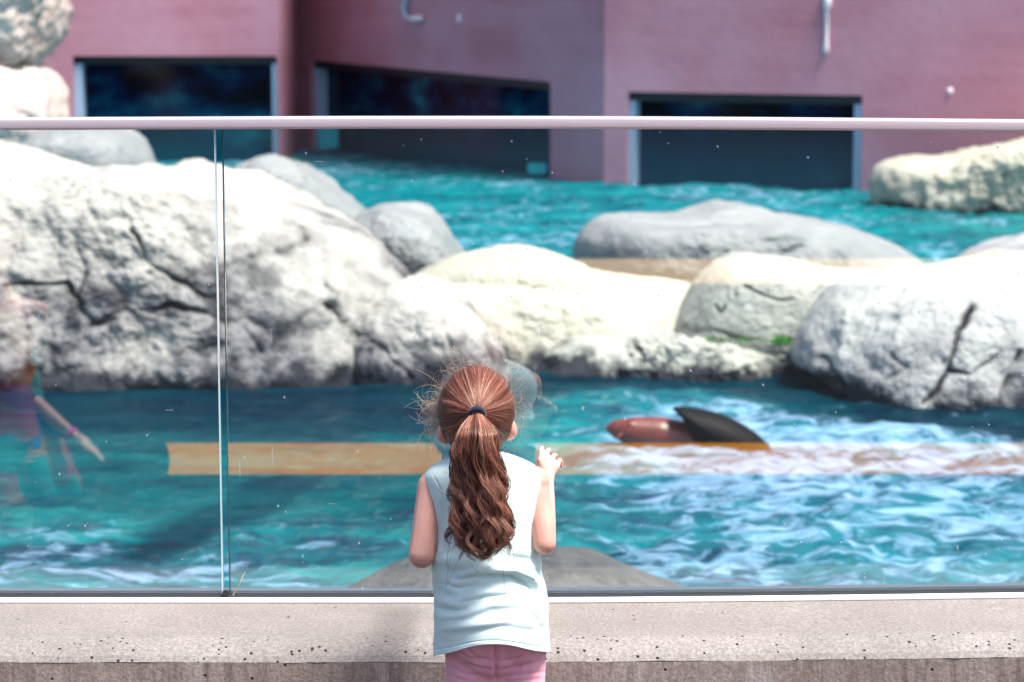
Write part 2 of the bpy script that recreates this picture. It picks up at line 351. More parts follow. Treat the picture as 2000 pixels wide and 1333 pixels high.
stir_glint = ss_(-.15, .9, X_ + wig) * ss_(15.5, 14.5, Y_) * (.70 + .35 * np.exp(-(((X_ - 1.5) / 1.6) ** 2 + ((Y_ - 10.6) / 1.3) ** 2)))  # mask for churned water and painted sky reflections
stir_glint = np.maximum(stir_glint, .25 * ss_(-.1, -1.0, X_) * ss_(10.4, 8.6, Y_)); stir_glint = np.maximum(stir_glint, .30 * far_)
w = mesh('water', p, gridf(nu, nv), M['water']); attr(w, 'stir_glint', np.clip(stir_glint, 0, 1)); attr(w, 'deep', deep); attr(w, 'far', far_); struct(w)

# ------------------------------------------------------------------ aquarium building behind the pool
bld = thing('aquarium_building', 'pink concrete building with three dark viewing windows along the far side of the pool', 'building', (0, 30, WZ))
def ring_prism(outer, inner, n, th):
    """front face with an opening, pushed back by th along n (n points away from the pool)"""
    V = [Vector(v) for v in outer + inner]; V += [v + n * th for v in V]
    Fc = []
    for k in range(4):
        j = (k + 1) % 4
        Fc += [(k, j, 4 + j, 4 + k), (8 + j, 8 + k, 12 + k, 12 + j), (j, k, 8 + k, 8 + j), (4 + k, 4 + j, 12 + j, 12 + k)]
    return V, Fc
def wall_panel(a, b, top, wx0, wx1, ty0, ty1, jl, jr):
    A = Vector((a[0], a[1], 0)); B = Vector((b[0], b[1], 0)); u = (B - A); L = u.length; u.normalize(); n = Vector((-u.y, u.x, 0))
    if n.y < 0: n = -n
    def hit(px, py):
        d = P(px, py, 1.0) - C0; d = Vector(d); o = Vector(C0)
        tt = (A - o).dot(n) / d.dot(n); return o + d * tt
    q0 = hit(wx0, ty0); q1 = hit(wx1, ty1); zb = -1.3
    outer = [(A.x, A.y, -2), (B.x, B.y, -2), (B.x, B.y, top), (A.x, A.y, top)]
    inner = [(q0.x, q0.y, zb), (q1.x, q1.y, zb), tuple(q1), tuple(q0)]
    V, Fc = ring_prism(outer, inner, n, .5)
    pmesh('wall', V, Fc, M['wall'], bld)
    # window: frame members set inside the opening, pane at the back
    d = .34
    fw = .10
    def quadbox(name, p0, p1, p2, p3, off, th, mat, par):
        v = [Vector(x) + n * off for x in (p0, p1, p2, p3)]; v += [x + n * th for x in v]
        return pmesh(name, v, [(0, 1, 2, 3), (7, 6, 5, 4), (0, 4, 5, 1), (1, 5, 6, 2), (2, 6, 7, 3), (3, 7, 4, 0)], mat, par)
    e = .003
    i0, i1, i2, i3 = [Vector(x) for x in inner]
    z = Vector((0, 0, 1))
    fr = quadbox('window', i3 - z * fw + u * e, i2 - z * fw - u * e, i2 - u * e - z * e, i3 + u * e - z * e, .06, .3, M['black'], bld)
    fr['label'] = 'window with dark glass'
    quadbox('window_jamb', i0 + u * e, i0 + u * (e + jl), i3 - z * fw + u * (e + jl), i3 - z * fw + u * e, .05, .3, M['jamb'], fr)
    quadbox('window_jamb', i1 - u * (e + jr), i1 - u * e, i2 - z * fw - u * e, i2 - z * fw - u * (e + jr), .05, .3, M['jamb'] if jr > .05 else M['teal_jamb'], fr)
    quadbox('window_pane', i0 + u * (jl + .01), i1 - u * (jr + .01), i2 - z * (fw + .002) - u * (jr + .01), i3 - z * (fw + .002) + u * (jl + .01), .22, .03, M['winglass'], fr)
    return hit, n, u
c0 = P(-500, 300, 31.2); c1 = P(548, 300, 31.0); c1b = P(546, 300, 34.2); c2 = P(1180, 300, 27.2); c3 = P(2500, 300, 24.6)
hL = wall_panel(c0, c1, 7, 142, 541, 110, 110, .10, .07)
hM = wall_panel(c1b, c2, 7, 607, 1075, 118, 161, .06, .03)
hR = wall_panel(c2, c3, 7, 1226, 1684, 180, 187, .07, .09)
pmesh('wall', [(c1[0] - .5, c1[1] + .503, -2), (c1[0] - .002, c1[1] + .503, -2), (c1[0] - .002, 34.8, -2), (c1[0] - .5, 34.8, -2), (c1[0] - .5, c1[1] + .503, 7), (c1[0] - .002, c1[1] + .503, 7), (c1[0] - .002, 34.8, 7), (c1[0] - .5, 34.8, 7)], [(0, 1, 5, 4), (1, 2, 6, 5), (2, 3, 7, 6), (3, 0, 4, 7), (4, 5, 6, 7)], M['wall'], bld)
rp = [(c0[0], c0[1]), (c1[0], c1[1]), (c1[0], c1b[1]), (c2[0], c2[1]), (c3[0], c3[1]), (c3[0], 45), (c0[0], 45)]
pmesh('roof', [(a, b, 7.003) for a, b in rp] + [(a, b, 7.3) for a, b in rp], [tuple(range(7))[::-1], tuple(range(7, 14))] + [(k, (k + 1) % 7, 7 + (k + 1) % 7, 7 + k) for k in range(7)], M['wall'], bld)
def small_stain(hit, pts, w, mat, name):
    pass
# fittings and drip marks on the walls
t = NT('lime_mark'); t.set(Base_Color=(.78, .70, .74), Roughness=.7); M['lime'] = t.m
def blob(name, c, r, mat, parent=None, seg=12):
    bm = bmesh.new(); bmesh.ops.create_uvsphere(bm, u_segments=seg, v_segments=seg // 2 + 2, radius=1)
    bmesh.ops.scale(bm, vec=r, verts=bm.verts); bmesh.ops.translate(bm, vec=c, verts=bm.verts)
    me = bpy.data.meshes.new(name); bm.to_mesh(me); bm.free(); me.polygons.foreach_set('use_smooth', [True] * len(me.polygons))
    return link(name, me, mat, parent)
for (h, px, py, r) in ((hM, 898, 36, (.035, .02, .05)), (hM, 576, 168, (.035, .02, .035)), (hR, 1856, 178, (.035, .02, .035)), (hL, 113, 160, (.03, .02, .03))):
    q = h[0](px, py); blob('wall_bolt', tuple(q), r, M['lime'], bld)
def tube(name, pts, r, mat, parent=None, seg=8, rad=None):
    pts = [Vector(p) for p in pts]; V = []; n = len(pts)
    for i, p_ in enumerate(pts):
        d = (pts[min(i + 1, n - 1)] - pts[max(i - 1, 0)]).normalized(); a = d.orthogonal().normalized() if i == 0 else (a - d * a.dot(d)).normalized(); b = d.cross(a)
        rr = rad[i] if rad else r
        for k in range(seg): V.append(p_ + (a * math.cos(6.2832 * k / seg) + b * math.sin(6.2832 * k / seg)) * rr)
    Fc = [(i * seg + k, i * seg + (k + 1) % seg, (i + 1) * seg + (k + 1) % seg, (i + 1) * seg + k) for i in range(n - 1) for k in range(seg)]
    Fc += [tuple(range(seg))[::-1], tuple(range((n - 1) * seg, n * seg))]
    return pmesh(name, V, Fc, mat, parent, True)
o_ = -hR[1] * .02
tube('wall_drip', [hR[0](1617, -20) + o_, hR[0](1617, 12) + o_, hR[0](1616, 18) + o_, hR[0](1615, 80) + o_, hR[0](1614, 98) + o_, hR[0](1614, 106) + o_], .03, M['lime'], bld, rad=[.04, .045, .022, .02, .035, .01])
o_ = -hM[1] * .05
tube('wall_hook', [hM[0](806, -20) + o_, hM[0](800, 0) + o_, hM[0](795, 15) + o_, hM[0](798, 30) + o_, hM[0](806, 37) + o_], .03, M['jamb'], bld)
tube('wall_hook', [hM[0](806, 37) + o_, hM[0](830, 36) + o_], .035, M['lime'], bld)
adopt(bld)
for (h, x0, x1, y0, y1, lab) in ((hM, 627, 660, 250, 288, 'turquoise block hanging at the left jamb of the middle window'), (hM, 1030, 1068, 320, 336, 'flat turquoise block at the water below the middle window, right end')):
    a_ = h[0](x0, y1); b_ = h[0](x1, y0)
    bxo = boxes('turquoise_block', [(min(a_.x, b_.x), a_.y - .42, a_.z, max(a_.x, b_.x), a_.y - .22, b_.z)], M['turq'], None, .015); tag(bxo, lab, 'block')

# ------------------------------------------------------------------ rocks
def boulder(name, outline, Y, depth, mat, label, cracks=(), nz=.05, fr=2.2, n=(150, 90), front=2.6, tilt=0.0, dirt_shade=1.0, back=1.0, pole=3, cat='rock', group='rocks in and round the pool'):
    pts = np.array([P(a, b, Y) for a, b in outline]); cx = pts[:, 0].mean(); cz = pts[:, 2].mean()
    poly = pts[:, [0, 2]]; Np = len(poly)
    # smooth the outline (Catmull-Rom)
    sm = []
    for i in range(Np):
        a, b, c, d = poly[i - 1], poly[i], poly[(i + 1) % Np], poly[(i + 2) % Np]
        for s in np.linspace(0, 1, 8, endpoint=False):
            sm.append(.5 * ((2 * b) + (-a + c) * s + (2 * a - 5 * b + 4 * c - d) * s * s + (-a + 3 * b - 3 * c + d) * s ** 3))
    sm = np.array(sm) - [cx, cz]
    ang = np.arctan2(sm[:, 1], sm[:, 0]); rad = np.hypot(sm[:, 0], sm[:, 1]); o = np.argsort(ang)
    th = np.linspace(-np.pi, np.pi, n[0], endpoint=False)
    Rr = np.interp(th, ang[o], rad[o], period=2 * np.pi)
    nf_ = int(n[1] * .68); ph = np.concatenate([np.arcsin(np.linspace(.004, .97, nf_) ** (front / 2)), np.linspace(np.arcsin(.97 ** (front / 2)), np.pi - .05, n[1] - nf_ + 1)[1:]])
    TH, PH = np.meshgrid(th, ph, indexing='ij'); RR = np.repeat(Rr[:, None], n[1], 1)
    kk = max(5, n[0] // 5) | 1; Rs = np.convolve(np.concatenate([Rr[-kk:], Rr, Rr[:kk]]), np.ones(kk) / kk, 'same')[kk:-kk]; Rs = .5 * Rs + .5 * Rr.mean()
    s = np.abs(np.sin(PH)) ** (2 / front); w_ = np.clip(s, 0, 1) ** pole; RR = RR * w_ + Rs[:, None] * (1 - w_); c = np.sign(np.cos(PH)) * np.abs(np.cos(PH)) ** (2 / 2.2)
    X = cx + RR * s * np.cos(TH); Z = cz + RR * s * np.sin(TH)
    Yd = Y - depth * c * np.where(c > 0, 1, back) + tilt * (Z - cz)
    V = np.stack([X.ravel(), Yd.ravel(), Z.ravel()], 1)
    nrm = np.stack([(s * np.cos(TH)).ravel() / 1, -c.ravel() * .9, (s * np.sin(TH)).ravel()], 1); nrm /= np.linalg.norm(nrm, axis=1)[:, None]
    seed = abs(hash_s(label)) % 97
    q = V * fr + seed
    # broad lumps, facets and fine relief; kept small near the silhouette seen in the photograph
    amt = nz * (fbm(q * .55, 3) * 1.5 + (ridged(q * .9 + 3, 3) - 1.2) * .22 + fbm(q * 3, 4, .6) * .55)
    sil = np.clip(np.abs(c.ravel()) * 2.2 + .25, 0, 1)
    V = V + nrm * (amt * sil)[:, None]
    ck = np.zeros(len(V))
    if cracks:
        pp = project(V)
        facing = (c.ravel() > -.2)
        jit = 16 * np.stack([fbm(V * 5, 2), fbm(V * 5 + 30, 2)], 1)
        for (pl, wd, dp) in cracks:
            pl = np.array(pl, float); best = np.full(len(V), 1e9); 
            for a, b in zip(pl[:-1], pl[1:]):
                ab = b - a; tt = np.clip(((pp + jit - a) @ ab) / (ab @ ab), 0, 1); dd = np.linalg.norm(pp + jit - a - tt[:, None] * ab, axis=1); best = np.minimum(best, dd)
            vr = np.clip(fbm(V * 3.5 + 50, 3) * 1.8 + .62, .05, 1.2); wd = wd * .62 * (.5 + .6 * vr); dp = dp * .55; g = np.exp(-(best / wd) ** 2) * facing * vr
            V = V - nrm * (g * dp)[:, None]; ck = np.maximum(ck, g * min(1, dp * 30))
    Fc = gridf(n[0], n[1], True)
    V = np.vstack([V, [V.reshape(n[0], n[1], 3)[:, 0].mean(0)], [V.reshape(n[0], n[1], 3)[:, -1].mean(0)]]); k0 = len(V) - 2
    ck = np.append(ck, [0, 0])
    caps = []
    for i in range(n[0]):
        j = (i + 1) % n[0]; caps += [(i * n[1], k0, k0, j * n[1])]
    me_f = Fc.tolist()
    for i in range(n[0]):
        j = (i + 1) % n[0]; me_f.append((i * n[1], k0, j * n[1])); me_f.append((j * n[1] + n[1] - 1, k0 + 1, i * n[1] + n[1] - 1))
    o = pmesh(name, V, me_f, mat, None, True)
    bm = bmesh.new(); bm.from_mesh(o.data); bmesh.ops.recalc_face_normals(bm, faces=bm.faces); bm.to_mesh(o.data); bm.free()
    attr(o, 'crack', ck); hh_ = (V[:, 2] - V[:, 2].min()) / np.ptp(V[:, 2]); dirt_shade = dirt_shade * np.clip(1.75 - hh_ * 1.85, .08, 1)  # stains and painted shade both grow towards the rock's foot
    attr(o, 'dirt_shade', np.clip(dirt_shade * (.35 + 1.1 * np.clip(fbm(V * 1.6 + seed, 2) * 1.5 + .45, 0, 1)), 0, 1))
    tag(o, label, cat, group); return o
def hash_s(s):
    h = 7
    for ch in s: h = (h * 31 + ord(ch)) % 100003
    return h
big = (300, 170)
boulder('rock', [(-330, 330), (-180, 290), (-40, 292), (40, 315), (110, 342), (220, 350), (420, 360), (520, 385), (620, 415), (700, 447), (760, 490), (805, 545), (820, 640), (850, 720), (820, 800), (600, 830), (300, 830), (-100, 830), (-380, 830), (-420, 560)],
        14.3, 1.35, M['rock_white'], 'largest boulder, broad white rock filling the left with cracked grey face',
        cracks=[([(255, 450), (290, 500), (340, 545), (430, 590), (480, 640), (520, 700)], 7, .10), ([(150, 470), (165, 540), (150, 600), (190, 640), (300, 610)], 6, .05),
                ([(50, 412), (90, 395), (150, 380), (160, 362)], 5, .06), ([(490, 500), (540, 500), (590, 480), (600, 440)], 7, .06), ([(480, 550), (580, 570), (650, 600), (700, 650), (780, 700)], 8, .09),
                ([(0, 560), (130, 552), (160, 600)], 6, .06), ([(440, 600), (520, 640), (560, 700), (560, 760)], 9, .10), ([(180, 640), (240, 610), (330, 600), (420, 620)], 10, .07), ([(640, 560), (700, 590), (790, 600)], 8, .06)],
        nz=.11, fr=1.6, n=big, front=4.2, tilt=.36, dirt_shade=1.3)
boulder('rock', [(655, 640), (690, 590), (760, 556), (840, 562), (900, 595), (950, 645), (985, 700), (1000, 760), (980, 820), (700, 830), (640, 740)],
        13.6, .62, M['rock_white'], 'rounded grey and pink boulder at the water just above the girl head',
        cracks=[([(680, 640), (740, 680), (800, 740)], 9, .08), ([(860, 600), (880, 680), (850, 740)], 8, .03)], nz=.07, fr=1.8, n=(200, 110), front=3.8, tilt=.3, dirt_shade=1.5)
boulder('rock', [(30, 320), (55, 275), (105, 252), (190, 250), (250, 262), (290, 300), (305, 345), (290, 385), (40, 385)], 20, 1.0, M['rock_grey'], 'round grey boulder at upper left, close under the handrail', nz=.05)
boulder('rock', [(-160, 300), (-80, 276), (-10, 283), (28, 312), (30, 360), (-160, 360)], 19, .8, M['rock_white'], 'small pale rock cut off by the left edge below the handrail', nz=.05)
boulder('rock', [(150, 350), (230, 335), (330, 343), (425, 372), (440, 410), (180, 410)], 17.5, .7, M['rock_grey'], 'low grey slab lying behind the crest of the big white rock', nz=.04)
boulder('rock', [(425, 370), (465, 330), (505, 307), (545, 308), (590, 338), (650, 380), (710, 420), (760, 480), (720, 520), (430, 500)], 17.2, .9, M['rock_grey'], 'cone shaped grey boulder standing behind the glass joint', cracks=[([(600, 350), (560, 400), (570, 440)], 8, .03)], nz=.06)
boulder('rock', [(680, 450), (730, 405), (780, 398), (840, 420), (885, 465), (925, 530), (880, 570), (690, 570)], 16.2, .8, M['rock_grey'], 'domed grey boulder between the cone shaped one and the back pool', nz=.05)
boulder('rock', [(800, 560), (870, 515), (950, 498), (1040, 494), (1110, 508), (1155, 535), (1195, 560), (1160, 610), (900, 620)], 15.0, .7, M['rock_cream'], 'low cream dome rock in the middle of the ridge', nz=.05, front=3)
boulder('rock', [(700, 640), (760, 580), (850, 552), (960, 548), (1100, 553), (1250, 553), (1350, 565), (1420, 620), (1420, 720), (1350, 800), (950, 800), (800, 740)],
        14.6, 1.0, M['rock_cream'], 'wide smooth cream slab forming the middle of the ridge', cracks=[([(1000, 560), (1060, 572), (1150, 568)], 4, .02), ([(1105, 560), (1095, 620), (1110, 660)], 4, .02)], nz=.06, fr=1.6, n=(220, 120), front=3.2, tilt=.45)
boulder('rock', [(985, 740), (1010, 700), (1100, 662), (1200, 652), (1340, 650), (1500, 660), (1640, 672), (1680, 740), (1640, 775), (1500, 768), (1400, 762), (1200, 745), (1050, 735)],
        13.75, .55, M['rock_green'], 'rough pitted ledge along the water below the cream slab', cracks=[([(1230, 660), (1260, 700), (1240, 750)], 9, .06), ([(1400, 670), (1380, 740)], 8, .04), ([(1500, 690), (1560, 740)], 8, .05), ([(1110, 680), (1150, 730)], 9, .05)], nz=.09, fr=3.2, n=(260, 110), front=3.6, tilt=.3, dirt_shade=.7)
boulder('rock', [(1118, 500), (1130, 455), (1170, 424), (1230, 420), (1300, 428), (1400, 430), (1500, 424), (1600, 432), (1700, 458), (1780, 495), (1825, 545), (1780, 600), (1200, 600), (1130, 560)],
        16.8, 1.0, M['rock_grey'], 'long grey boulder behind the ridge at right, whitish along its crest', cracks=[([(1540, 495), (1570, 480), (1590, 470)], 6, .03), ([(1500, 470), (1600, 470), (1650, 500), (1660, 560)], 7, .03)], nz=.06, fr=1.8, n=(220, 110), front=3)
boulder('rock', [(1318, 640), (1345, 580), (1385, 528), (1425, 506), (1480, 510), (1560, 528), (1640, 536), (1760, 548), (1790, 690), (1560, 700), (1340, 690)],
        14.0, .6, M['rock_green'], 'pale greenish boulder with three dark pits in its left face', cracks=[([(1465, 560), (1500, 580), (1580, 598), (1615, 545)], 5, .05), ([(1395, 600), (1402, 612)], 6, .06), ([(1408, 612), (1418, 602)], 5, .06), ([(1440, 572), (1442, 586)], 5, .05), ([(1330, 640), (1420, 655), (1550, 665)], 6, .05)], nz=.04, fr=1.6, n=(200, 110), front=3.8, tilt=.4, dirt_shade=.6)
boulder('rock', [(1548, 700), (1580, 625), (1645, 572), (1760, 548), (1900, 548), (2150, 535), (2320, 600), (2320, 860), (2000, 880), (1850, 850), (1720, 815), (1630, 770), (1592, 730)],
        13.1, .85, M['rock_pale'], 'large mottled lilac grey boulder at the right with deep cracks', cracks=[([(1900, 600), (1870, 650), (1855, 700), (1850, 740), (1800, 790)], 8, .12), ([(1855, 725), (1900, 730), (1940, 700)], 9, .10), ([(1990, 690), (1960, 760), (1950, 800)], 12, .14), ([(1740, 700), (1760, 720), (1730, 740)], 9, .06), ([(1600, 700), (1640, 750), (1700, 790)], 10, .08)], nz=.07, fr=1.8, n=big, front=2.9, tilt=.42)
boulder('rock', [(1780, 560), (1850, 515), (1950, 510), (2100, 512), (2250, 540), (2200, 610), (1800, 610)], 15.0, .8, M['rock_cream'], 'flat cream rock behind the lilac boulder at the right edge', nz=.05)
boulder('rock', [(1850, 545), (1880, 505), (1960, 478), (2080, 462), (2200, 500), (2180, 570), (1900, 570)], 17.5, .8, M['rock_lilac'], 'low lilac rock rising at the right edge before the back pool', nz=.05)
boulder('rock', [(1702, 375), (1715, 328), (1760, 314), (1850, 305), (1950, 292), (2080, 280), (2250, 290), (2250, 470), (2050, 455), (1960, 440), (1850, 430), (1725, 425)], 24.4, .95, M['rock_cream'], 'long white slab against the pink wall at the far right', cracks=[([(1960, 340), (2000, 330)], 6, .05)], nz=.12, front=3.2, n=(220, 110))
boulder('rock', [(-260, -260), (0, -260), (80, -120), (106, -10), (108, 40), (98, 95), (70, 135), (0, 150), (-260, 160)], 28, 1.3, M['rock_tan'], 'upper rock of the stack beside the building at the left edge', cracks=[([(40, 90), (80, 70)], 8, .06), ([(0, 120), (60, 110)], 8, .06)], nz=.20, fr=1.2, n=(200, 110))
boulder('rock', [(-260, 110), (0, 120), (70, 135), (95, 165), (118, 210), (124, 270), (110, 380), (-260, 390)], 27.6, 1.2, M['rock_tan'], 'lower rock of the stack beside the building at the left edge', nz=.12, fr=1.2)
boulder('rock', [(590, 1200), (670, 1150), (745, 1112), (850, 1088), (950, 1078), (1060, 1077), (1140, 1088), (1210, 1112), (1280, 1142), (1350, 1190), (1450, 1400), (1200, 1600), (800, 1600), (520, 1400)],
        7.4, .9, M['rock_near'], 'smooth dark grey rock in the water right behind the girl', pole=0, back=.35, nz=.035, fr=1.8, n=(240, 130), dirt_shade=9)
# submerged dark rock seen through the surface
rk = boulder('rock', [(250, 1120), (330, 1020), (440, 965), (560, 930), (620, 960), (520, 1040), (420, 1110), (300, 1150)], 9.4, .35, M['rock_near'], 'dark rock lying under the water to the left of the girl', nz=.03)
rk.location.z = -.30
# weeds in the joint under the greenish boulder
V = []; Fc = []
for k in range(900):
    s = random.random(); px = 1378 + 165 * s; dens = .12 + .8 * (px > 1512) + .3 * (1378 < px < 1388)
    if random.random() > dens: continue
    b = P(px + random.gauss(0, 3), 664 + 5 * s + random.gauss(0, 2), 13.30 + random.gauss(0, .03)); hgt = random.uniform(.01, .035) * (1.2 if px > 1515 else .5)
    a = random.uniform(0, 6.28); w_ = .008; i = len(V); L = np.array([math.cos(a), math.sin(a), 0])
    V += [b - L * w_, b + L * w_, b + L * random.uniform(-.02, .02) + np.array([0, 0, hgt])]; Fc.append((i, i + 1, i + 2))
gw = pmesh('weeds', V, Fc, M['grass']); tag(gw, 'line of bright green weeds in the joint below the greenish boulder', 'weeds'); gw['kind'] = 'stuff'

# ------------------------------------------------------------------ low concrete wall and glass barrier
# height of the base and of the rail change a little along the barrier, as in the photograph
cxs = np.linspace(-3.2, 3.2, 65)
def zb(x): return .494 + .010 * np.clip(x, 0, 2) ** 1.5 + .0
def zr(x): return 1.4635 - .0065 * np.clip(x, 0, 2) ** 1.5 - .004 * np.clip(-x - .3, 0, 2)
par = thing('low_wall', 'low concrete wall with pitted chamfered coping running below the glass', 'wall', (0, 4.55, 0))
prof_top = [(4.93, -.00), (4.447, -.0)]
def strip(name, prof, zf, mat, parent, xs=cxs, jitter=0, closed=False):
    V = []; m = len(prof)
    for x in xs:
        for (y_, z_) in prof: V.append((x, y_, (zf(x) + z_) if z_ > -5 else z_ + 10))
    V = np.array(V)
    if jitter: V[:, 1:] += (jitter * (np.tile(np.arange(m), len(xs)) > 0))[:, None] * np.stack([fbm(V * 9, 5, .65), fbm(V * 9 + 20, 5, .65)], 1)
    Fc = gridf(len(xs), m).tolist()
    if closed: 
        for i in range(len(xs) - 1): Fc.append((i * m + m - 1, (i + 1) * m + m - 1, (i + 1) * m, i * m))
        Fc += [tuple(range(m)), tuple(range((len(xs) - 1) * m, len(xs) * m))[::-1]]
    o = pmesh(name, V, Fc, mat, parent, False); return o
xs2 = np.linspace(-3.2, 3.2, 700)
strip('coping', [(GY + .034, -1.4), (GY + .034, 0), (4.47, -.002)], zb, M['cop_top'], par)
e_pts = [(4.47, -.002), (4.455, -.004), (4.44, -.008), (4.425, -.015), (4.412, -.024), (4.404, -.034)]
strip('coping_edge', e_pts, zb, M['cop_edge'], par, xs2, .0025)
strip('wall_face', [(4.404, -.0345), (4.398, -.10), (4.398, -.2), (4.398, -.3), (4.398, -.52)], zb, M['cop_face'], par, xs2, .003)
adopt(par)

bar = thing('glass_barrier', 'frameless glass barrier with metal handrail between the girl and the pool', 'barrier', (0, GY, .5))
def rrect(y0, z0, y1, z1, r, seg=4):
    pts = []
    for (cy, cz, a0) in ((y1 - r, z1 - r, 0), (y0 + r, z1 - r, 90), (y0 + r, z0 + r, 180), (y1 - r, z0 + r, 270)):
        for k in range(seg + 1):
            a = R(a0 + 90 * k / seg); pts.append((cy + r * math.cos(a), cz + r * math.sin(a)))
    return pts
rl = strip('handrail', rrect(GY - .022, -.0235, GY + .022, 0, .005), zr, M['rail'], bar, closed=True)
for pl in rl.data.polygons: pl.use_smooth = True
JX0 = P(426.5, 700, GY)[0]; JX1 = P(443, 700, GY)[0]
def pane(x0, x1, edge_side):
    """one sheet of glass, 12 mm thick, with polished edges"""
    xs = np.linspace(x0, x1, 24); y0, y1 = GY - .006, GY + .006
    V = []; 
    for x in xs: 
        lean = 0
        V += [(x, y0, zb(x) + .012), (x, y0, zr(x) - .024), (x, y1, zr(x) - .024), (x, y1, zb(x) + .012)]
    me_f = []; mi = []
    for i in range(len(xs) - 1):
        a = i * 4; b = a + 4
        for (k, j, m_) in ((0, 1, 0), (1, 2, 2), (2, 3, 1), (3, 0, 2)):
            me_f.append((a + k, b + k, b + j, a + j)); mi.append(m_)
    me_f += [(0, 1, 2, 3), tuple(len(V) - 4 + k for k in (3, 2, 1, 0))]; mi += [2, 2]
    # lean the joint edges like the photograph's
    o = pmesh('glass_pane', V, me_f, [M['pane'], M['pane_back'], M['edge_side']], bar)
    for p_, m_ in zip(o.data.polygons, mi): p_.material_index = m_
    return o
pane(-3.2, JX0, 1); pane(JX1, 3.2, 0)
# polished arris strips at the joint
boxes('pane_edge', [(JX0, GY - .0075, zb(0) + .012, JX0 + .0022, GY + .0075, zr(JX0) - .024)], M['edge'], bar)
boxes('pane_edge', [(JX1 - .0018, GY - .0075, zb(0) + .012, JX1, GY + .0075, zr(JX0) - .024)], M['edge_dark'], bar)
ch = strip('base_channel', [(GY - .034, .001), (GY - .034, .008), (GY - .022, .009), (GY - .022, .001)], zb, M['channel'], bar, closed=True)
strip('gasket', [(GY - .0219, .001), (GY - .0219, .010), (GY - .0065, .0125), (GY - .0065, .001)], zb, M['black'], bar, closed=True)
strip('back_channel', [(GY + .0065, .001), (GY + .0065, .016), (GY + .03, .016), (GY + .03, .001)], zb, M['edge'], bar, closed=True)
jx = (JX0 + JX1) / 2
boxes('joint_clip', [(jx - .006, GY - .024, zb(0) + .0115, jx + .006, GY - .0095, zb(0) + .022)], M['black'], bar, .002)
adopt(bar)
# dead grass blade caught at the joint
b0 = P(455, 1163, GY - .03); b1 = P(478, 1118, GY - .04)
gb = tube('grass_blade', [b0, (b0 + b1) / 2 + [0.002, 0, .001], b1], .0008, M['path'], None, 5, [.0012, .0009, .0003]); tag(gb, 'dry grass blade standing up from the foot of the glass joint', 'grass blade')

# ------------------------------------------------------------------ bodies: tapered limbs fused into one skin
def fuse(name, prims, vox, mat, parent=None, smooth=6):
    VV = []; FF = []; cnt = [0]; uni = {}
    def add_s(c, r, axes=None, seg=20):
        if seg not in uni:
            b_ = bmesh.new(); bmesh.ops.create_uvsphere(b_, u_segments=seg, v_segments=seg * 2 // 3, radius=1); b_.verts.ensure_lookup_table()
            uni[seg] = (np.array([v.co for v in b_.verts]), [tuple(v.index for v in f.verts) for f in b_.faces]); b_.free()
        u_, f_ = uni[seg]; rr = (r, r, r) if np.isscalar(r) else tuple(r)
        v_ = u_ * np.array(rr)
        if axes: v_ = v_ @ np.array(axes).T
        VV.append(v_ + np.array(c)); n0 = cnt[0]; FF.extend([tuple(i + n0 for i in q) for q in f_]); cnt[0] += len(u_)
    for pr in prims:
        if pr[0] == 's': add_s(pr[1], pr[2], pr[3] if len(pr) > 3 else None)
        else:
            _, a, b, ra, rb = pr[:5]; a = Vector(a); b = Vector(b); k = pr[5] if len(pr) > 5 else 1.0   # k flattens in y
            n = max(3, int((b - a).length / (min(ra, rb) * .16)))
            for i in range(n + 1):
                s = i / n; rr = ra + (rb - ra) * s; add_s(a.lerp(b, s), (rr, rr * k, rr), seg=14)
    me = bpy.data.meshes.new(name); me.from_pydata(np.concatenate(VV).tolist(), [], FF)
    o = link(name, me, mat, parent)
    md = o.modifiers.new('r', 'REMESH'); md.mode = 'VOXEL'; md.voxel_size = vox; md.use_smooth_shade = True
    ms = o.modifiers.new('s', 'SMOOTH'); ms.iterations = smooth; ms.factor = .5
    dg = bpy.context.evaluated_depsgraph_get(); dg.update(); me2 = bpy.data.meshes.new_from_object(o.evaluated_get(dg))
    o.modifiers.clear(); old = o.data; o.data = me2; bpy.data.meshes.remove(old); me2.name = name
    me2.polygons.foreach_set('use_smooth', [True] * len(me2.polygons)); return o
def V3(px, py, Y): return Vector(P(px, py, Y))

def hand(prims, wrist, palm, side, fwd, up, s=1.0, curl=.9, spread=.25):
    """palm, four unequal bent fingers and a thumb from the side of the palm"""
    side = side.normalized(); fwd = fwd.normalized(); up = up.normalized()
    prims.append(('c', wrist, palm, .0135 * s, .016 * s))
    for k in range(4):
        base = palm + side * (k - 1.5) * .0120 * s + up * (.018 - abs(k - 1.2) * .002) * s
        prims.append(('c', palm + side * (k - 1.5) * .006 * s, base, .0095 * s, .0068 * s))
        L = (.019, .021, .0195, .016)[k] * s; c = curl * (.7 + .16 * k)
        d = up.copy(); a = base
        for j in range(3):
            d = (up * math.cos(c * (j * .75 + .35)) + fwd * math.sin(c * (j * .75 + .35)) + side * (k - 1.5) * spread * .25).normalized()
            b = a + d * L * (1, .72, .55)[j]; prims.append(('c', a, b, (.0058, .0052, .0047)[j] * s, (.0052, .0047, .0040)[j] * s)); a = b
    tb = palm - side * .014 * s - up * .006 * s; a = tb
    for j in range(2):
        b = a + (-side * (.6 - .45 * j) + up * .75 + fwd * .35).normalized() * (.017, .014)[j] * s; prims.append(('c', a, b, (.0072, .006)[j] * s, (.006, .005)[j] * s)); a = b

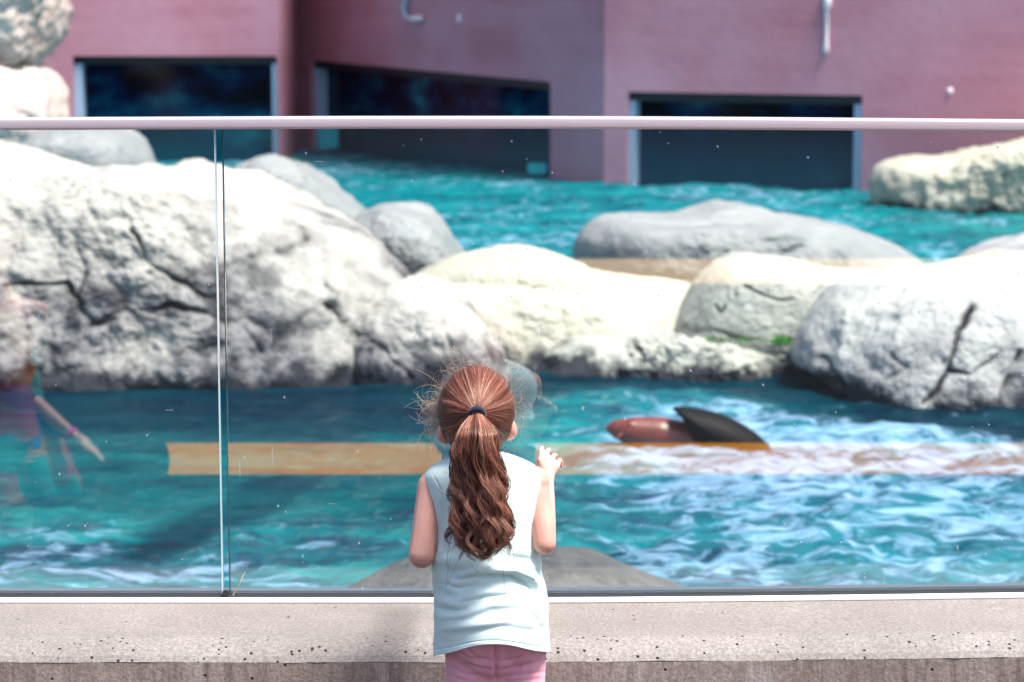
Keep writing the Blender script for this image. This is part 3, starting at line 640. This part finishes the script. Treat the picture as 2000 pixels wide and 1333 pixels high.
# ------------------------------------------------------------------ the girl
GX = float(P(955, 1200, 4.2)[0])
girl = thing('person', 'little girl seen from behind with wavy brown ponytail, mint sleeveless top and pink leggings', 'girl', (GX, 4.2, 0))
HC = V3(930, 803, 4.215); HR = Vector((.0635, .082, .076))
pr = []
pr.append(('s', HC, tuple(HR)))
pr.append(('s', HC + Vector((0, .028, -.045)), (.048, .055, .055)))           # jaw and cheeks
pr.append(('s', HC + Vector((0, .092, -.035)), (.009, .010, .011)))           # nose
pr.append(('s', HC + Vector((-.0215, .084, -.05)), (.016, .010, .014))); pr.append(('s', HC + Vector((.0215, .084, -.05)), (.016, .010, .014)))
for (ex, ey, sg) in ((865, 843, -1), (998, 836, 1)):
    c = V3(ex, ey, 4.205); tl = Matrix.Rotation(R(-14 * sg), 3, 'Y') @ Matrix.Rotation(R(25 * sg), 3, 'Z')
    pr.append(('s', c, (.0100, .0125, .0205), tl)); pr.append(('s', c + Vector((-sg * .009, .002, -.002)), (.008, .011, .014), tl))
    pr.append(('s', c + Vector((-sg * .004, 0, -.015)), (.006, .007, .009)))
neck_t = V3(931, 862, 4.225); neck_b = V3(941, 905, 4.20); chest = V3(948, 985, 4.20); belly = V3(952, 1130, 4.225); pelv = V3(962, 1235, 4.215)
pr.append(('c', neck_t, neck_b, .031, .034))
pr += [('c', neck_b - Vector((0, 0, .01)), chest, .045, .074, .85), ('c', chest, belly, .074, .078, .85), ('c', belly, pelv, .078, .068, .85)]
shL = V3(846, 952, 4.20); shR = V3(1042, 942, 4.20)
pr += [('c', neck_b - Vector((0, 0, .02)), shL, .034, .029), ('c', neck_b - Vector((0, 0, .02)), shR, .034, .029)]
elL = V3(824, 1083, 4.165); elR = V3(1063, 1060, 4.17)
pr += [('c', shL, elL.lerp(shL, .35), .029, .0255), ('c', elL.lerp(shL, .35), elL, .0255, .0245), ('c', shR, elR.lerp(shR, .35), .027, .0235), ('c', elR.lerp(shR, .35), elR, .0235, .0215)]
wrL = V3(872, 985, 4.50); wrR = V3(1069, 941, 4.40)
pr += [('c', elL, elL.lerp(wrL, .4), .0235, .0225), ('c', elL.lerp(wrL, .4), wrL, .0225, .0145), ('c', elR, elR.lerp(wrR, .4), .021, .019), ('c', elR.lerp(wrR, .4), wrR, .019, .0125)]
hand(pr, wrR, V3(1070, 920, 4.435), Vector((1, .1, -.35)), Vector((.25, 1, -.1)), Vector((.12, .2, 1)), .93, 1.45, .35)
hand(pr, wrL, V3(880, 965, 4.58), Vector((1, .1, .2)) * 1, Vector((0, 1, -.1)), Vector((.1, .25, 1)), .92, .5)
hipL = V3(917, 1262, 4.215); hipR = V3(1019, 1262, 4.215)
kneeL = Vector((hipL.x - .002, 4.235, .275)); kneeR = Vector((hipR.x + .002, 4.235, .275)); ankL = Vector((kneeL.x, 4.20, .065)); ankR = Vector((kneeR.x, 4.20, .065))
for hp, kn, an in ((hipL, kneeL, ankL), (hipR, kneeR, ankR)):
    pr += [('c', hp, kn, .042, .031), ('c', kn, kn.lerp(an, .4), .030, .030), ('c', kn.lerp(an, .4), an, .030, .020), ('c', an - Vector((0, .005, .025)), an + Vector((0, .085, -.038)), .022, .018)]
body = fuse('body', pr, .0021, M['skin'], girl, 5)
for sg in (-1, 1):
    e = blob('eye', tuple(HC + Vector((sg * .024, .0795, -.012))), (.010, .006, .008), M['shoe'], body); blob('iris', tuple(HC + Vector((sg * .024, .0850, -.012))), (.0045, .002, .0045), M['iris'], body)
blob('lips', tuple(HC + Vector((0, .083, -.062))), (.013, .006, .004), M['lips'], body)
# leggings
lg = []
for sg, hp, kn, an in ((-1, hipL, kneeL, ankL), (1, hipR, kneeR, ankR)):
    lg += [('c', hp + Vector((0, 0, .012)), hp - Vector((0, -.004, .08)), .0468, .0425), ('c', hp - Vector((0, -.004, .08)), kn, .0425, .0345), ('c', kn, kn.lerp(an, .45), .0335, .033), ('c', kn.lerp(an, .45), an, .033, .024)]
    lg.append(('s', hp + Vector((-sg * .005, -.030, .030)), (.046, .052, .056)))
lg.append(('s', pelv + Vector((0, .005, .004)), (.090, .082, .072))); lg.append(('c', pelv + Vector((0, 0, 0)), pelv + Vector((0, 0, .05)), .086, .078, .9))
mid = (hipL + hipR) / 2
lg.append(('c', mid - Vector((0, .004, .02)), mid - Vector((0, .0, .13)), .034, .016))
leg = fuse('leggings', lg, .0032, M['leggings'], girl, 3)
# creases in the leggings
co = np.zeros(len(leg.data.vertices) * 3, np.float32); leg.data.vertices.foreach_get('co', co); co = co.reshape(-1, 3).astype(float)
pp = project(co); nn = np.zeros(len(co) * 3, np.float32); leg.data.vertices.foreach_get('normal', nn); nn = nn.reshape(-1, 3)
def lines_disp(pp, polys):
    out = np.zeros(len(pp))
    for (pl, wd, amp) in polys:
        pl = np.array(pl, float); best = np.full(len(pp), 1e9); sg = np.zeros(len(pp)); al = np.zeros(len(pp)); nseg = len(pl) - 1
        for k, (a, b) in enumerate(zip(pl[:-1], pl[1:])):
            ab = b - a; tt = np.clip(((pp - a) @ ab) / (ab @ ab), 0, 1); dv = pp - a - tt[:, None] * ab; dd = np.linalg.norm(dv, axis=1)
            m_ = dd < best; best = np.where(m_, dd, best); al = np.where(m_, (k + tt) / nseg, al)
        out += amp * np.exp(-(best / wd) ** 2) * np.sin(np.pi * np.clip(al * .92 + .04, 0, 1)) ** .6
    return out
cre = [([(968, 1240), (969, 1262), (969, 1340)], 3.5, -.010), ([(880, 1268), (915, 1288), (965, 1296)], 4, -.0035), ([(885, 1280), (925, 1303), (966, 1310)], 3, -.0025), ([(972, 1298), (1010, 1290), (1062, 1270)], 4, -.0035),
       ([(974, 1310), (1020, 1302), (1066, 1290)], 3, -.003), ([(976, 1322), (1030, 1318), (1064, 1312)], 3, -.0025), ([(875, 1300), (910, 1318), (960, 1322)], 3, -.0025), ([(958, 1245), (961, 1275), (968, 1292)], 2.5, -.004),
       ([(905, 1262), (930, 1285), (966, 1292)], 2.5, -.004), ([(1045, 1262), (1010, 1288), (972, 1293)], 2.5, -.004), ([(870, 1318), (910, 1332), (955, 1338)], 3, -.002), ([(980, 1333), (1020, 1330), (1060, 1326)], 3, -.002)]
co += nn * (lines_disp(pp, cre) * (nn[:, 1] < .1))[:, None]
leg.data.vertices.foreach_set('co', co.astype(np.float32).ravel())
# shoes
for an in (ankL, ankR):
    fuse('shoe', [('c', an + Vector((0, -.012, -.035)), an + Vector((0, .085, -.042)), .027, .022), ('s', an + Vector((0, -.005, -.02)), (.026, .034, .028))], .004, M['shoe'], girl, 4)

# sleeveless top: lofted from the photographed outline, with folds
tab = np.array([(884, 912, 972, .034), (890, 896, 990, .042), (897, 876, 1012, .050), (905, 858, 1030, .056), (914, 842, 1048, .061), (926, 831, 1058, .066), (942, 829, 1062, .070), (965, 834, 1059, .074), (1000, 843, 1055, .078), (1040, 847, 1053, .081),
                (1062, 849, 1053, .083), (1085, 845, 1054, .085), (1110, 843, 1053, .087), (1135, 845, 1057, .089), (1160, 849, 1064, .091), (1190, 850, 1069, .094), (1225, 851, 1070, .097), (1255, 850, 1072, .100), (1283, 849, 1074, .102)], float)
NR, NA = 210, 360
pys = np.linspace(884, 1283, NR); xl = np.interp(pys, tab[:, 0], tab[:, 1]); xr = np.interp(pys, tab[:, 0], tab[:, 2]); ry = np.interp(pys, tab[:, 0], tab[:, 3])
k5 = np.ones(9) / 9
def smo(a): return np.convolve(np.pad(a, 4, 'edge'), k5, 'valid')
xl, xr, ry = smo(xl), smo(xr), smo(ry)
an_ = np.linspace(0, 2 * np.pi, NA, endpoint=False); ca, sa = np.cos(an_), np.sin(an_)
V = np.zeros((NA, NR, 3))
for j, py in enumerate(pys):
    Yc = 4.205 + .012 * np.clip((py - 900) / 380, 0, 1)
    L = P(xl[j], py, Yc); Rp = P(xr[j], py, Yc); hw = (Rp[0] - L[0]) / 2; cx_ = (Rp[0] + L[0]) / 2
    e = 2.35
    V[:, j, 0] = cx_ + hw * np.sign(ca) * np.abs(ca) ** (2 / e); V[:, j, 1] = Yc + ry[j] * np.sign(sa) * np.abs(sa) ** (2 / e); V[:, j, 2] = L[2]
    fl = max(0, (py - 1180) / 103.0)
    bk = sa < 0
    V[bk, j, 2] = [P(1000, py, yv)[2] for yv in V[bk, j, 1] - (.012 * np.clip((py - 1150) / 70, 0, 1))]
    V[:, j, 2] += fl ** 1.5 * (.026 * np.exp(-((ca - .02) / .62) ** 2) - .002) + fl ** 1.5 * (ca > 0) * .006 * ca ** 2   # hem rises in the middle
    if py > 1150: V[:, j, 1] -= (.016 * np.exp(-((V[:, j, 0] - cx_) / .08) ** 2) * np.clip((py - 1150) / 70, 0, 1)) * (sa < 0)
V = V.reshape(-1, 3); pp = project(V); backside = (np.repeat(sa, NR) < .25)
folds = [([(880, 1150), (905, 1125), (950, 1112), (1000, 1112), (1040, 1128), (1062, 1165)], 9, .0085), ([(890, 1132), (940, 1124), (1000, 1126), (1035, 1145), (1056, 1178)], 6, -.0090),
         ([(850, 1100), (885, 1095), (930, 1105), (980, 1100)], 13, .005), ([(868, 1140), (900, 1150), (930, 1143)], 5, -.004), ([(850, 1170), (890, 1180), (930, 1160), (985, 1150)], 9, .005), ([(855, 1188), (890, 1195), (915, 1190)], 5, -.0045),
         ([(860, 1205), (905, 1200), (960, 1180), (1040, 1176)], 8, .004), ([(900, 1176), (950, 1165), (1000, 1163)], 4, -.003), ([(1000, 1090), (1040, 1095), (1056, 1080)], 7, -.004), ([(985, 1100), (1030, 1108), (1054, 1105)], 8, .003),
         ([(858, 1230), (920, 1222), (1000, 1210)], 8, .003), ([(920, 1235), (980, 1225), (1050, 1232)], 6, -.002), ([(1035, 1195), (1055, 1225), (1062, 1260)], 7, -.004), ([(868, 980), (862, 1040), (858, 1085)], 7, -.003), ([(1046, 1120), (1040, 1070), (1046, 1000)], 6, -.003), ([(852, 1040), (862, 1075), (848, 1100)], 6, .004)]
cy_ = 4.205; rad_ = V - np.stack([np.full(len(V), V[:, 0].mean()), np.full(len(V), cy_), V[:, 2]], 1); rn = rad_ / np.linalg.norm(rad_, axis=1)[:, None]
folds = [(a, b, c * 1.35) for a, b, c in folds] + [([(846, 925), (861, 955), (867, 1005), (865, 1062)], 1.6, -.0016), ([(1034, 908), (1047, 940), (1047, 1000), (1044, 1066)], 1.6, -.0016)]
dsp = lines_disp(pp, folds) * backside * np.clip(np.abs(rn[:, 1]) * 1.6, 0, 1)
warp = fbm(V * [7, 7, 16] + 3, 3) * .0045 + fbm(V * [14, 14, 30], 2) * .0015
lowf = np.clip((pp[:, 1] - 930) / 120, .25, 1)
hem = pys.max() - np.tile(pys, NA)
dsp += warp * lowf + .0009 * (hem < 1.2) + .0012 * np.exp(-((hem - 11) / 1.2) ** 2) * -1 + .0006 * (hem < 10)
V += rn * dsp[:, None]
sh = mesh('sleeveless_top', V, gridf(NA, NR, True), M['shirt'], girl)
md = sh.modifiers.new('t', 'SOLIDIFY'); md.thickness = .0016; md.offset = -1
# hair ------------------------------------------------------------
def strands(name, curves, rads, tones, mat, parent, label=None):
    """curves (N,K,3): three-sided tubes"""
    N, K, _ = curves.shape
    T = np.gradient(curves, axis=1); T /= np.linalg.norm(T, axis=2, keepdims=True) + 1e-9
    ref = np.array([.3, -.9, .2]); A = np.cross(T, ref); A /= np.linalg.norm(A, axis=2, keepdims=True) + 1e-9; B = np.cross(T, A)
    taper = np.clip(np.minimum(1, (1 - np.linspace(0, 1, K)) * 6 + .15), 0, 1)[None, :, None]
    rr = rads[:, None, None] * taper
    ring = [curves + rr * (A * math.cos(a) + B * math.sin(a)) for a in (0, 2.094, 4.189)]
    V = np.stack(ring, 2).reshape(-1, 3)
    i = (np.arange(N)[:, None, None] * K + np.arange(K - 1)[None, :, None]) * 3; k = np.arange(3)[None, None, :]; k2 = (k + 1) % 3
    Fc = np.stack([i + k, i + k2, i + 3 + k2, i + 3 + k], -1).reshape(-1, 4)
    o = mesh(name, V, Fc, mat, parent); attr(o, 'tone', np.repeat(tones, K * 3)); return o
Eu = (np.array(V3(931, 806, 4.13)) - np.array(HC)) / np.array(HR); Eu /= np.linalg.norm(Eu)
HRn = np.array(HR); HCn = np.array(HC)
# scalp cap under the strands
th = np.linspace(0, 2 * np.pi, 64, endpoint=False); phs = np.linspace(.02, 2.0, 34)
zax = Vector(Eu); xax = zax.orthogonal().normalized(); yax = zax.cross(xax); Bm = np.array([list(xax), list(yax), list(zax)])
def sph(tha, pha): return (np.stack([np.sin(pha) * np.cos(tha), np.sin(pha) * np.sin(tha), np.cos(pha)], -1)) @ Bm
TH, PH = np.meshgrid(th, phs, indexing='ij'); cap = HCn + sph(TH.ravel(), PH.ravel()) * HRn * 1.025
hm = mesh('hair', cap, gridf(64, 34, True), M['hair'], girl); attr(hm, 'tone', np.full(len(cap), .18))
N = 6500; K = 16
tha = rng.uniform(0, 2 * np.pi, N); ph0 = np.where(rng.rand(N) < .75, rng.uniform(1.35, 2.02, N), rng.uniform(.3, 1.4, N))
tt = np.linspace(0, 1, K)
wob = rng.normal(0, .03, (N, 1)) * np.sin(tt * np.pi)[None] + .05 * np.sin(tha * 9)[:, None] * np.sin(tt * 3.1)[None]
pha = ph0[:, None] * (1 - tt[None]) ** .92 + .10
TA = tha[:, None] + wob + .04 * np.sin(4 * tt[None] + tha[:, None] * 5)
S = sph(TA, pha)
tn = np.stack([np.cos(tha) * 5, np.sin(tha) * 5, tha * 0], 1); lk = perlin(tn) ; lk2 = perlin(tn * 3.3 + 7)
lump = 1.055 + .022 * lk[:, None] + .02 * lk2[:, None] + rng.uniform(-.016, .022, (N, 1)) + .10 * np.exp(-(pha / .28) ** 2)
cv = HCn + S * HRn * lump[..., None]
lump_t = .42 + .5 * lk + .55 * lk2 + rng.normal(0, .2, N); tones = np.clip(.62 * lump_t + .10 + .30 * (rng.rand(N) < .16), 0, 1)
strands('hair_strands', cv, rng.uniform(.00028, .0005, N), tones, M['hair'], hm)
# ponytail
Ep = HCn + Eu * HRn * 1.20
env_y = np.array([806, 818, 832, 850, 880, 920, 960, 1000, 1040, 1066, 1085, 1098.]); env_c = np.array([931, 931, 931, 932, 930, 934, 940, 943, 946, 944, 944, 944.]); env_w = np.array([9, 17, 30, 39, 44, 49, 52, 58, 63, 60, 46, 24.])
env_Y = np.array([4.108, 4.092, 4.078, 4.070, 4.072, 4.080, 4.080, 4.078, 4.076, 4.078, 4.080, 4.083])
env_d = np.array([.008, .014, .020, .026, .030, .032, .032, .032, .034, .034, .030, .02])
K = 46; NL = 125; NS = 27
cs = []; rs = []; ts = []
for l in range(NL):
    a = rng.uniform(0, 2 * np.pi); r = math.sqrt(rng.uniform(0.02, 1.0)); 
    if r < .5 and rng.rand() < .4: r = .8
    end = 1098 - rng.uniform(0, 1) ** 1.6 * 120 - (abs(math.cos(a)) * r > .75) * rng.uniform(0, 40)
    py = 806 + (end - 806) * np.linspace(0, 1, K)
    cxp = np.interp(py, env_y, env_c); wp = np.interp(py, env_y, env_w); Yp = np.interp(py, env_y, env_Y); dp = np.interp(py, env_y, env_d)
    s_ = (py - 806) / 290.0
    amp = np.clip((s_ - .10) * 2.2, 0, 1) * rng.uniform(6, 13); wl_ = rng.uniform(70, 92); ph_ = rng.normal(0, .75) + 1.3 * math.cos(a)
    x = cxp + wp * r * math.cos(a) + amp * np.sin(2 * np.pi * py / wl_ + ph_) * (.85 if r < .9 else 1.1)
    Yd = Yp - dp * r * math.sin(a) - .004 * np.cos(2 * np.pi * py / wl_ + ph_) * np.clip(s_ * 2, 0, 1)
    # ends hook inward or outward
    hook = np.clip((np.linspace(0, 1, K) - .86) / .14, 0, 1); dr = -np.sign(math.cos(a)) if rng.rand() < .75 else np.sign(math.cos(a))
    x = x + dr * 16 * hook ** 1.5 * rng.uniform(.3, 1.3); pyy = py - 7 * hook ** 2 * rng.uniform(0, 1.4)
    base = np.array([P(x[k], pyy[k], Yd[k]) for k in range(K)])
    tone_l = np.clip(rng.normal(.42, .27) + .08 * (math.sin(a) > 0), 0, 1); wd = rng.uniform(.0045, .0105)
    t_ = np.linspace(0, 1, K); prof = np.clip(.25 + 3 * t_, 0, 1) * (1 - .72 * np.clip((t_ - .75) / .25, 0, 1))
    for s in range(NS):
        aa = rng.uniform(0, 2 * np.pi); rr_ = math.sqrt(rng.rand()) * wd; ph2 = rng.normal(0, .5)
        off = np.zeros((K, 3)); off[:, 0] = rr_ * math.cos(aa) * prof + .0016 * np.sin(t_ * 17 + ph2 * 4) * t_; off[:, 1] = rr_ * math.sin(aa) * prof; off[:, 2] = rng.normal(0, .002) * t_
        cs.append(base + off); rs.append(rng.uniform(.00030, .00055)); ts.append(np.clip(tone_l + rng.normal(0, .16), 0, 1))
pt = strands('ponytail', np.array(cs), np.array(rs), np.array(ts), M['hair'], hm)
# loose single hairs over the top, and curled flyaways
def loose(n, srcf, K, stepf, tone, rad, name, mat):
    cs = []; rs = []; ts = []
    for i in range(n):
        p_, d_ = srcf(); c = [p_.copy()]; k1 = rng.normal(0, 1, 3); curl = stepf(); ax = rng.normal(0, 1, 3); ax[1] *= 4; ax /= np.linalg.norm(ax)
        d_ = d_ / np.linalg.norm(d_)
        for k in range(K - 1):
            c_, s_ = math.cos(curl['w']), math.sin(curl['w']); d_ = d_ * c_ + np.cross(ax, d_) * s_ + ax * ax.dot(d_) * (1 - c_)
            d_ = d_ + rng.normal(0, .02, 3) + np.array([0, 0, -curl['g']]); d_ /= np.linalg.norm(d_); curl['w'] *= curl['k']
            c.append(c[-1] + d_ * curl['L'] / K)
        cs.append(c); rs.append(rng.uniform(*rad)); ts.append(np.clip(rng.normal(*tone), 0, 1))
    return strands(name, np.array(cs), np.array(rs), np.array(ts), mat, hm)
def src_head():
    q = rng.rand()
    if q < .50:   # left side cluster
        px, py = rng.normal(866, 6), rng.uniform(745, 850); Y = rng.uniform(4.20, 4.26)
    elif q < .72: px, py = rng.uniform(865, 990), rng.uniform(722, 745); Y = rng.uniform(4.18, 4.25)
    else: px, py = rng.normal(995, 6), rng.uniform(745, 830); Y = rng.uniform(4.2, 4.26)
    p_ = P(px, py, Y); u = (p_ - HCn) / HRn; u /= np.linalg.norm(u); u[1] *= .35; p0 = HCn + u / np.linalg.norm(u) * HRn * 1.02
    tang = np.array([u[2], 0, -u[0]]) * rng.choice([-1, 1]); 
    return p0, u * rng.uniform(.3, 1.0) + tang * rng.uniform(.4, 1) + np.array([-.15, 0, 0])
loose(330, src_head, 22, lambda: dict(w=rng.choice([-1, 1]) * rng.uniform(.06, .26), g=rng.uniform(0, .05), L=rng.uniform(.025, .075), k=rng.uniform(.98, 1.04)), (.5, .25), (.00011, .00021), 'flyaway_hair', M['wisp'])
def src_curl():
    p0 = P(rng.normal(858, 5), rng.uniform(780, 842), rng.uniform(4.21, 4.25)); return p0, np.array([-.8, 0, rng.uniform(-.5, .6)])
loose(60, src_curl, 26, lambda: dict(w=-rng.uniform(.06, .20), g=.03, L=rng.uniform(.04, .085), k=1.0), (.55, .2), (.00012, .00022), 'flyaway_hair', M['wisp'])
def src_tail():
    py = rng.uniform(840, 1080); w_ = np.interp(py, env_y, env_w); c_ = np.interp(py, env_y, env_c); s_ = rng.choice([-1, 1]); p0 = P(c_ + s_ * w_ * rng.uniform(.6, 1), py, 4.05 + rng.uniform(0, .03)); return p0, np.array([s_ * rng.uniform(0, .8), -.05, -1.])
loose(60, src_tail, 22, lambda: dict(w=rng.normal(0, .16), g=.06, L=rng.uniform(.03, .085), k=1.0), (.3, .2), (.0002, .00036), 'stray_hair', M['hair'])
# elastic
el = Ep; bm = bmesh.new()
tor = []; R1, r1 = .0125, .0038
zv = Vector(((Eu * HRn) / np.linalg.norm(Eu * HRn))); zv = (zv + Vector((0, -.0, -.55))).normalized(); xv = zv.orthogonal().normalized(); yv = zv.cross(xv)
ec = Vector(P(931, 810, 4.103))
Vt = []; Ft = []
for i in range(40):
    a = 6.2832 * i / 40
    for k in range(12):
        b = 6.2832 * k / 12; rr = R1 + r1 * math.cos(b); Vt.append(ec + (xv * math.cos(a) + yv * math.sin(a)) * rr + zv * r1 * 1.5 * math.sin(b))
        Ft.append((i * 12 + k, i * 12 + (k + 1) % 12, ((i + 1) % 40) * 12 + (k + 1) % 12, ((i + 1) % 40) * 12 + k))
pmesh('hair_elastic', Vt, Ft, M['elastic'], hm, True)
adopt(girl)

# ------------------------------------------------------------------ the sea lion
sl = thing('sea_lion', 'brown sea lion rolling at the surface with a dark flipper raised', 'sea lion', P(1350, 880, 11.1))
def sp(px, py, r, dY=0): return (Vector(P(px, py, 11.1 + dY)), r / (F / 11.2))
ax_ = [sp(1184, 836, 4), sp(1206, 838, 19), sp(1240, 844, 30), sp(1290, 851, 37), sp(1345, 864, 39), sp(1390, 893, 38), sp(1440, 920, 36), sp(1500, 950, 26)]
prs = [('c', ax_[i][0], ax_[i + 1][0], ax_[i][1], ax_[i + 1][1]) for i in range(len(ax_) - 1)]
blob('eye', tuple(P(1212, 834, 11.06)), (.008, .006, .008), M['black'], sl)
prs += [('s', Vector(P(1232, 828, 11.05)), (.018, .008, .008)), ('c', Vector(P(1215, 848, 11.0)), Vector(P(1196, 862, 10.9)), .012, .004)]
fuse('body', prs, .009, M['seal'], sl, 6)
fl_ = boulder('flipper', [(1313, 797), (1335, 796), (1375, 801), (1420, 814), (1460, 835), (1492, 860), (1512, 890), (1490, 930), (1420, 930), (1385, 895), (1358, 860), (1332, 818)], 11.04, .13, M['flipper'], 'flipper', pole=0, nz=.0, n=(120, 60), front=2.0, dirt_shade=0)
for k in ('label', 'category', 'group'): del fl_[k]
fl_.parent = sl
adopt(sl)

# ------------------------------------------------------------------ child standing just outside the left edge, seen only as a reflection in the glass
t = NT('printed_cotton'); v = t.n.new('ShaderNodeTexVoronoi'); v.inputs['Scale'].default_value = 13; t.l.new(t.pos, v.inputs['Vector']); hs = t.sep(v.outputs['Color'])[0]
t.set(Base_Color=t.ramp(hs, [(.0, (.35, .02, .05)), (.3, (.01, .25, .26)), (.55, (.03, .07, .35)), (.75, (.5, .18, .07)), (.9, (.3, .02, .15))], 'CONSTANT'), Roughness=.85); M['print'] = t.m
t = NT('pink_band'); t.set(Base_Color=(.9, .02, .45), Roughness=.4); M['band'] = t.m
kx, ky = -1.33, 3.38
kid = thing('person', 'child in colourful printed dress pointing at the pool, reflected at the left of the glass', 'child', (kx, ky, 0))
def K_(x, y, z): return Vector((kx + x, ky + y, z))
kp = [('s', K_(0, 0, 1.08), (.072, .085, .092)), ('s', K_(0, .05, 1.03), (.05, .05, .055)), ('s', K_(0, .098, 1.06), (.010, .012, .012)), ('c', K_(0, 0, .97), K_(0, 0, 1.02), .035, .035), ('c', K_(0, 0, .96), K_(0, 0, .75), .055, .09, .8), ('c', K_(0, 0, .75), K_(0, 0, .56), .085, .095, .85),
      ('c', K_(0, 0, .93), K_(-.12, 0, .90), .034, .03), ('c', K_(0, 0, .93), K_(.12, 0, .90), .034, .03), ('c', K_(-.12, 0, .90), K_(-.15, .01, .70), .03, .025), ('c', K_(-.15, .01, .70), K_(-.15, .08, .52), .024, .017)]
hd = P(195, 885, 6.05); hd = Vector((hd[0], 2 * GY - 6.05, hd[2])); wr = P(140, 850, 6.08); wr = Vector((wr[0], 2 * GY - 6.08, wr[2])); el2 = P(20, 745, 6.1); el2 = Vector((el2[0], 2 * GY - 6.1, el2[2]))
kp += [('c', K_(.12, 0, .90), el2, .030, .026), ('c', el2, wr, .026, .017)]
dr_ = (hd - wr).normalized(); hand(kp, wr, wr.lerp(hd, .45), Vector((0, -1, 0)), Vector((0, 0, -1)), dr_, 1.15, .35)
hand(kp, K_(-.15, .08, .52), K_(-.15, .10, .48), Vector((0, 1, 0)), Vector((1, 0, 0)), Vector((0, .2, -1)), 1.1, .6)
for sg in (-1, 1): kp += [('c', K_(sg * .05, 0, .56), K_(sg * .055, .01, .30), .052, .038), ('c', K_(sg * .055, .01, .30), K_(sg * .055, -.01, .06), .036, .023), ('c', K_(sg * .055, -.015, .03), K_(sg * .06, .09, .025), .026, .022), ('s', K_(sg * .074, .0, 1.06), (.010, .014, .02))]
kb = fuse('body', kp, .006, M['skin'], kid, 5)
rows = [(.935, .075, .05), (.90, .125, .07), (.85, .115, .085), (.75, .115, .092), (.66, .13, .105), (.55, .175, .14), (.45, .21, .17), (.43, .212, .172)]
zz = np.linspace(.935, .43, 60); ra_ = np.interp(-zz, [-r_[0] for r_ in rows], [r_[1] for r_ in rows]); rb_ = np.interp(-zz, [-r_[0] for r_ in rows], [r_[2] for r_ in rows])
an2 = np.linspace(0, 2 * np.pi, 96, endpoint=False); Vd = np.zeros((96, 60, 3))
for j in range(60):
    w2 = 1 + .07 * np.clip((.66 - zz[j]) / .2, 0, 1) * np.sin(an2 * 11 + .6 * np.sin(j * .1))
    Vd[:, j, 0] = kx + ra_[j] * w2 * np.cos(an2); Vd[:, j, 1] = ky + rb_[j] * w2 * np.sin(an2); Vd[:, j, 2] = zz[j]
dd_ = mesh('dress', Vd.reshape(-1, 3), gridf(96, 60, True), M['print'], kid); md = dd_.modifiers.new('t', 'SOLIDIFY'); md.thickness = .002
kc = blob('hair', tuple(K_(0, -.018, 1.095)), (.082, .088, .092), M['hair'], kid, 24); attr(kc, 'tone', np.full(len(kc.data.vertices), .25))
for sg in (-1, 1): blob('eye', tuple(K_(sg * .027, .083, 1.075)), (.010, .006, .008), M['iris'], kb)
tube('wristband', [wr - dr_ * .006, wr + dr_ * .006], .021, M['band'], kid, 16)
tube('bracelet', [wr - dr_ * .045, wr - dr_ * .020], .021, M['turq'], kid, 16)
adopt(kid)
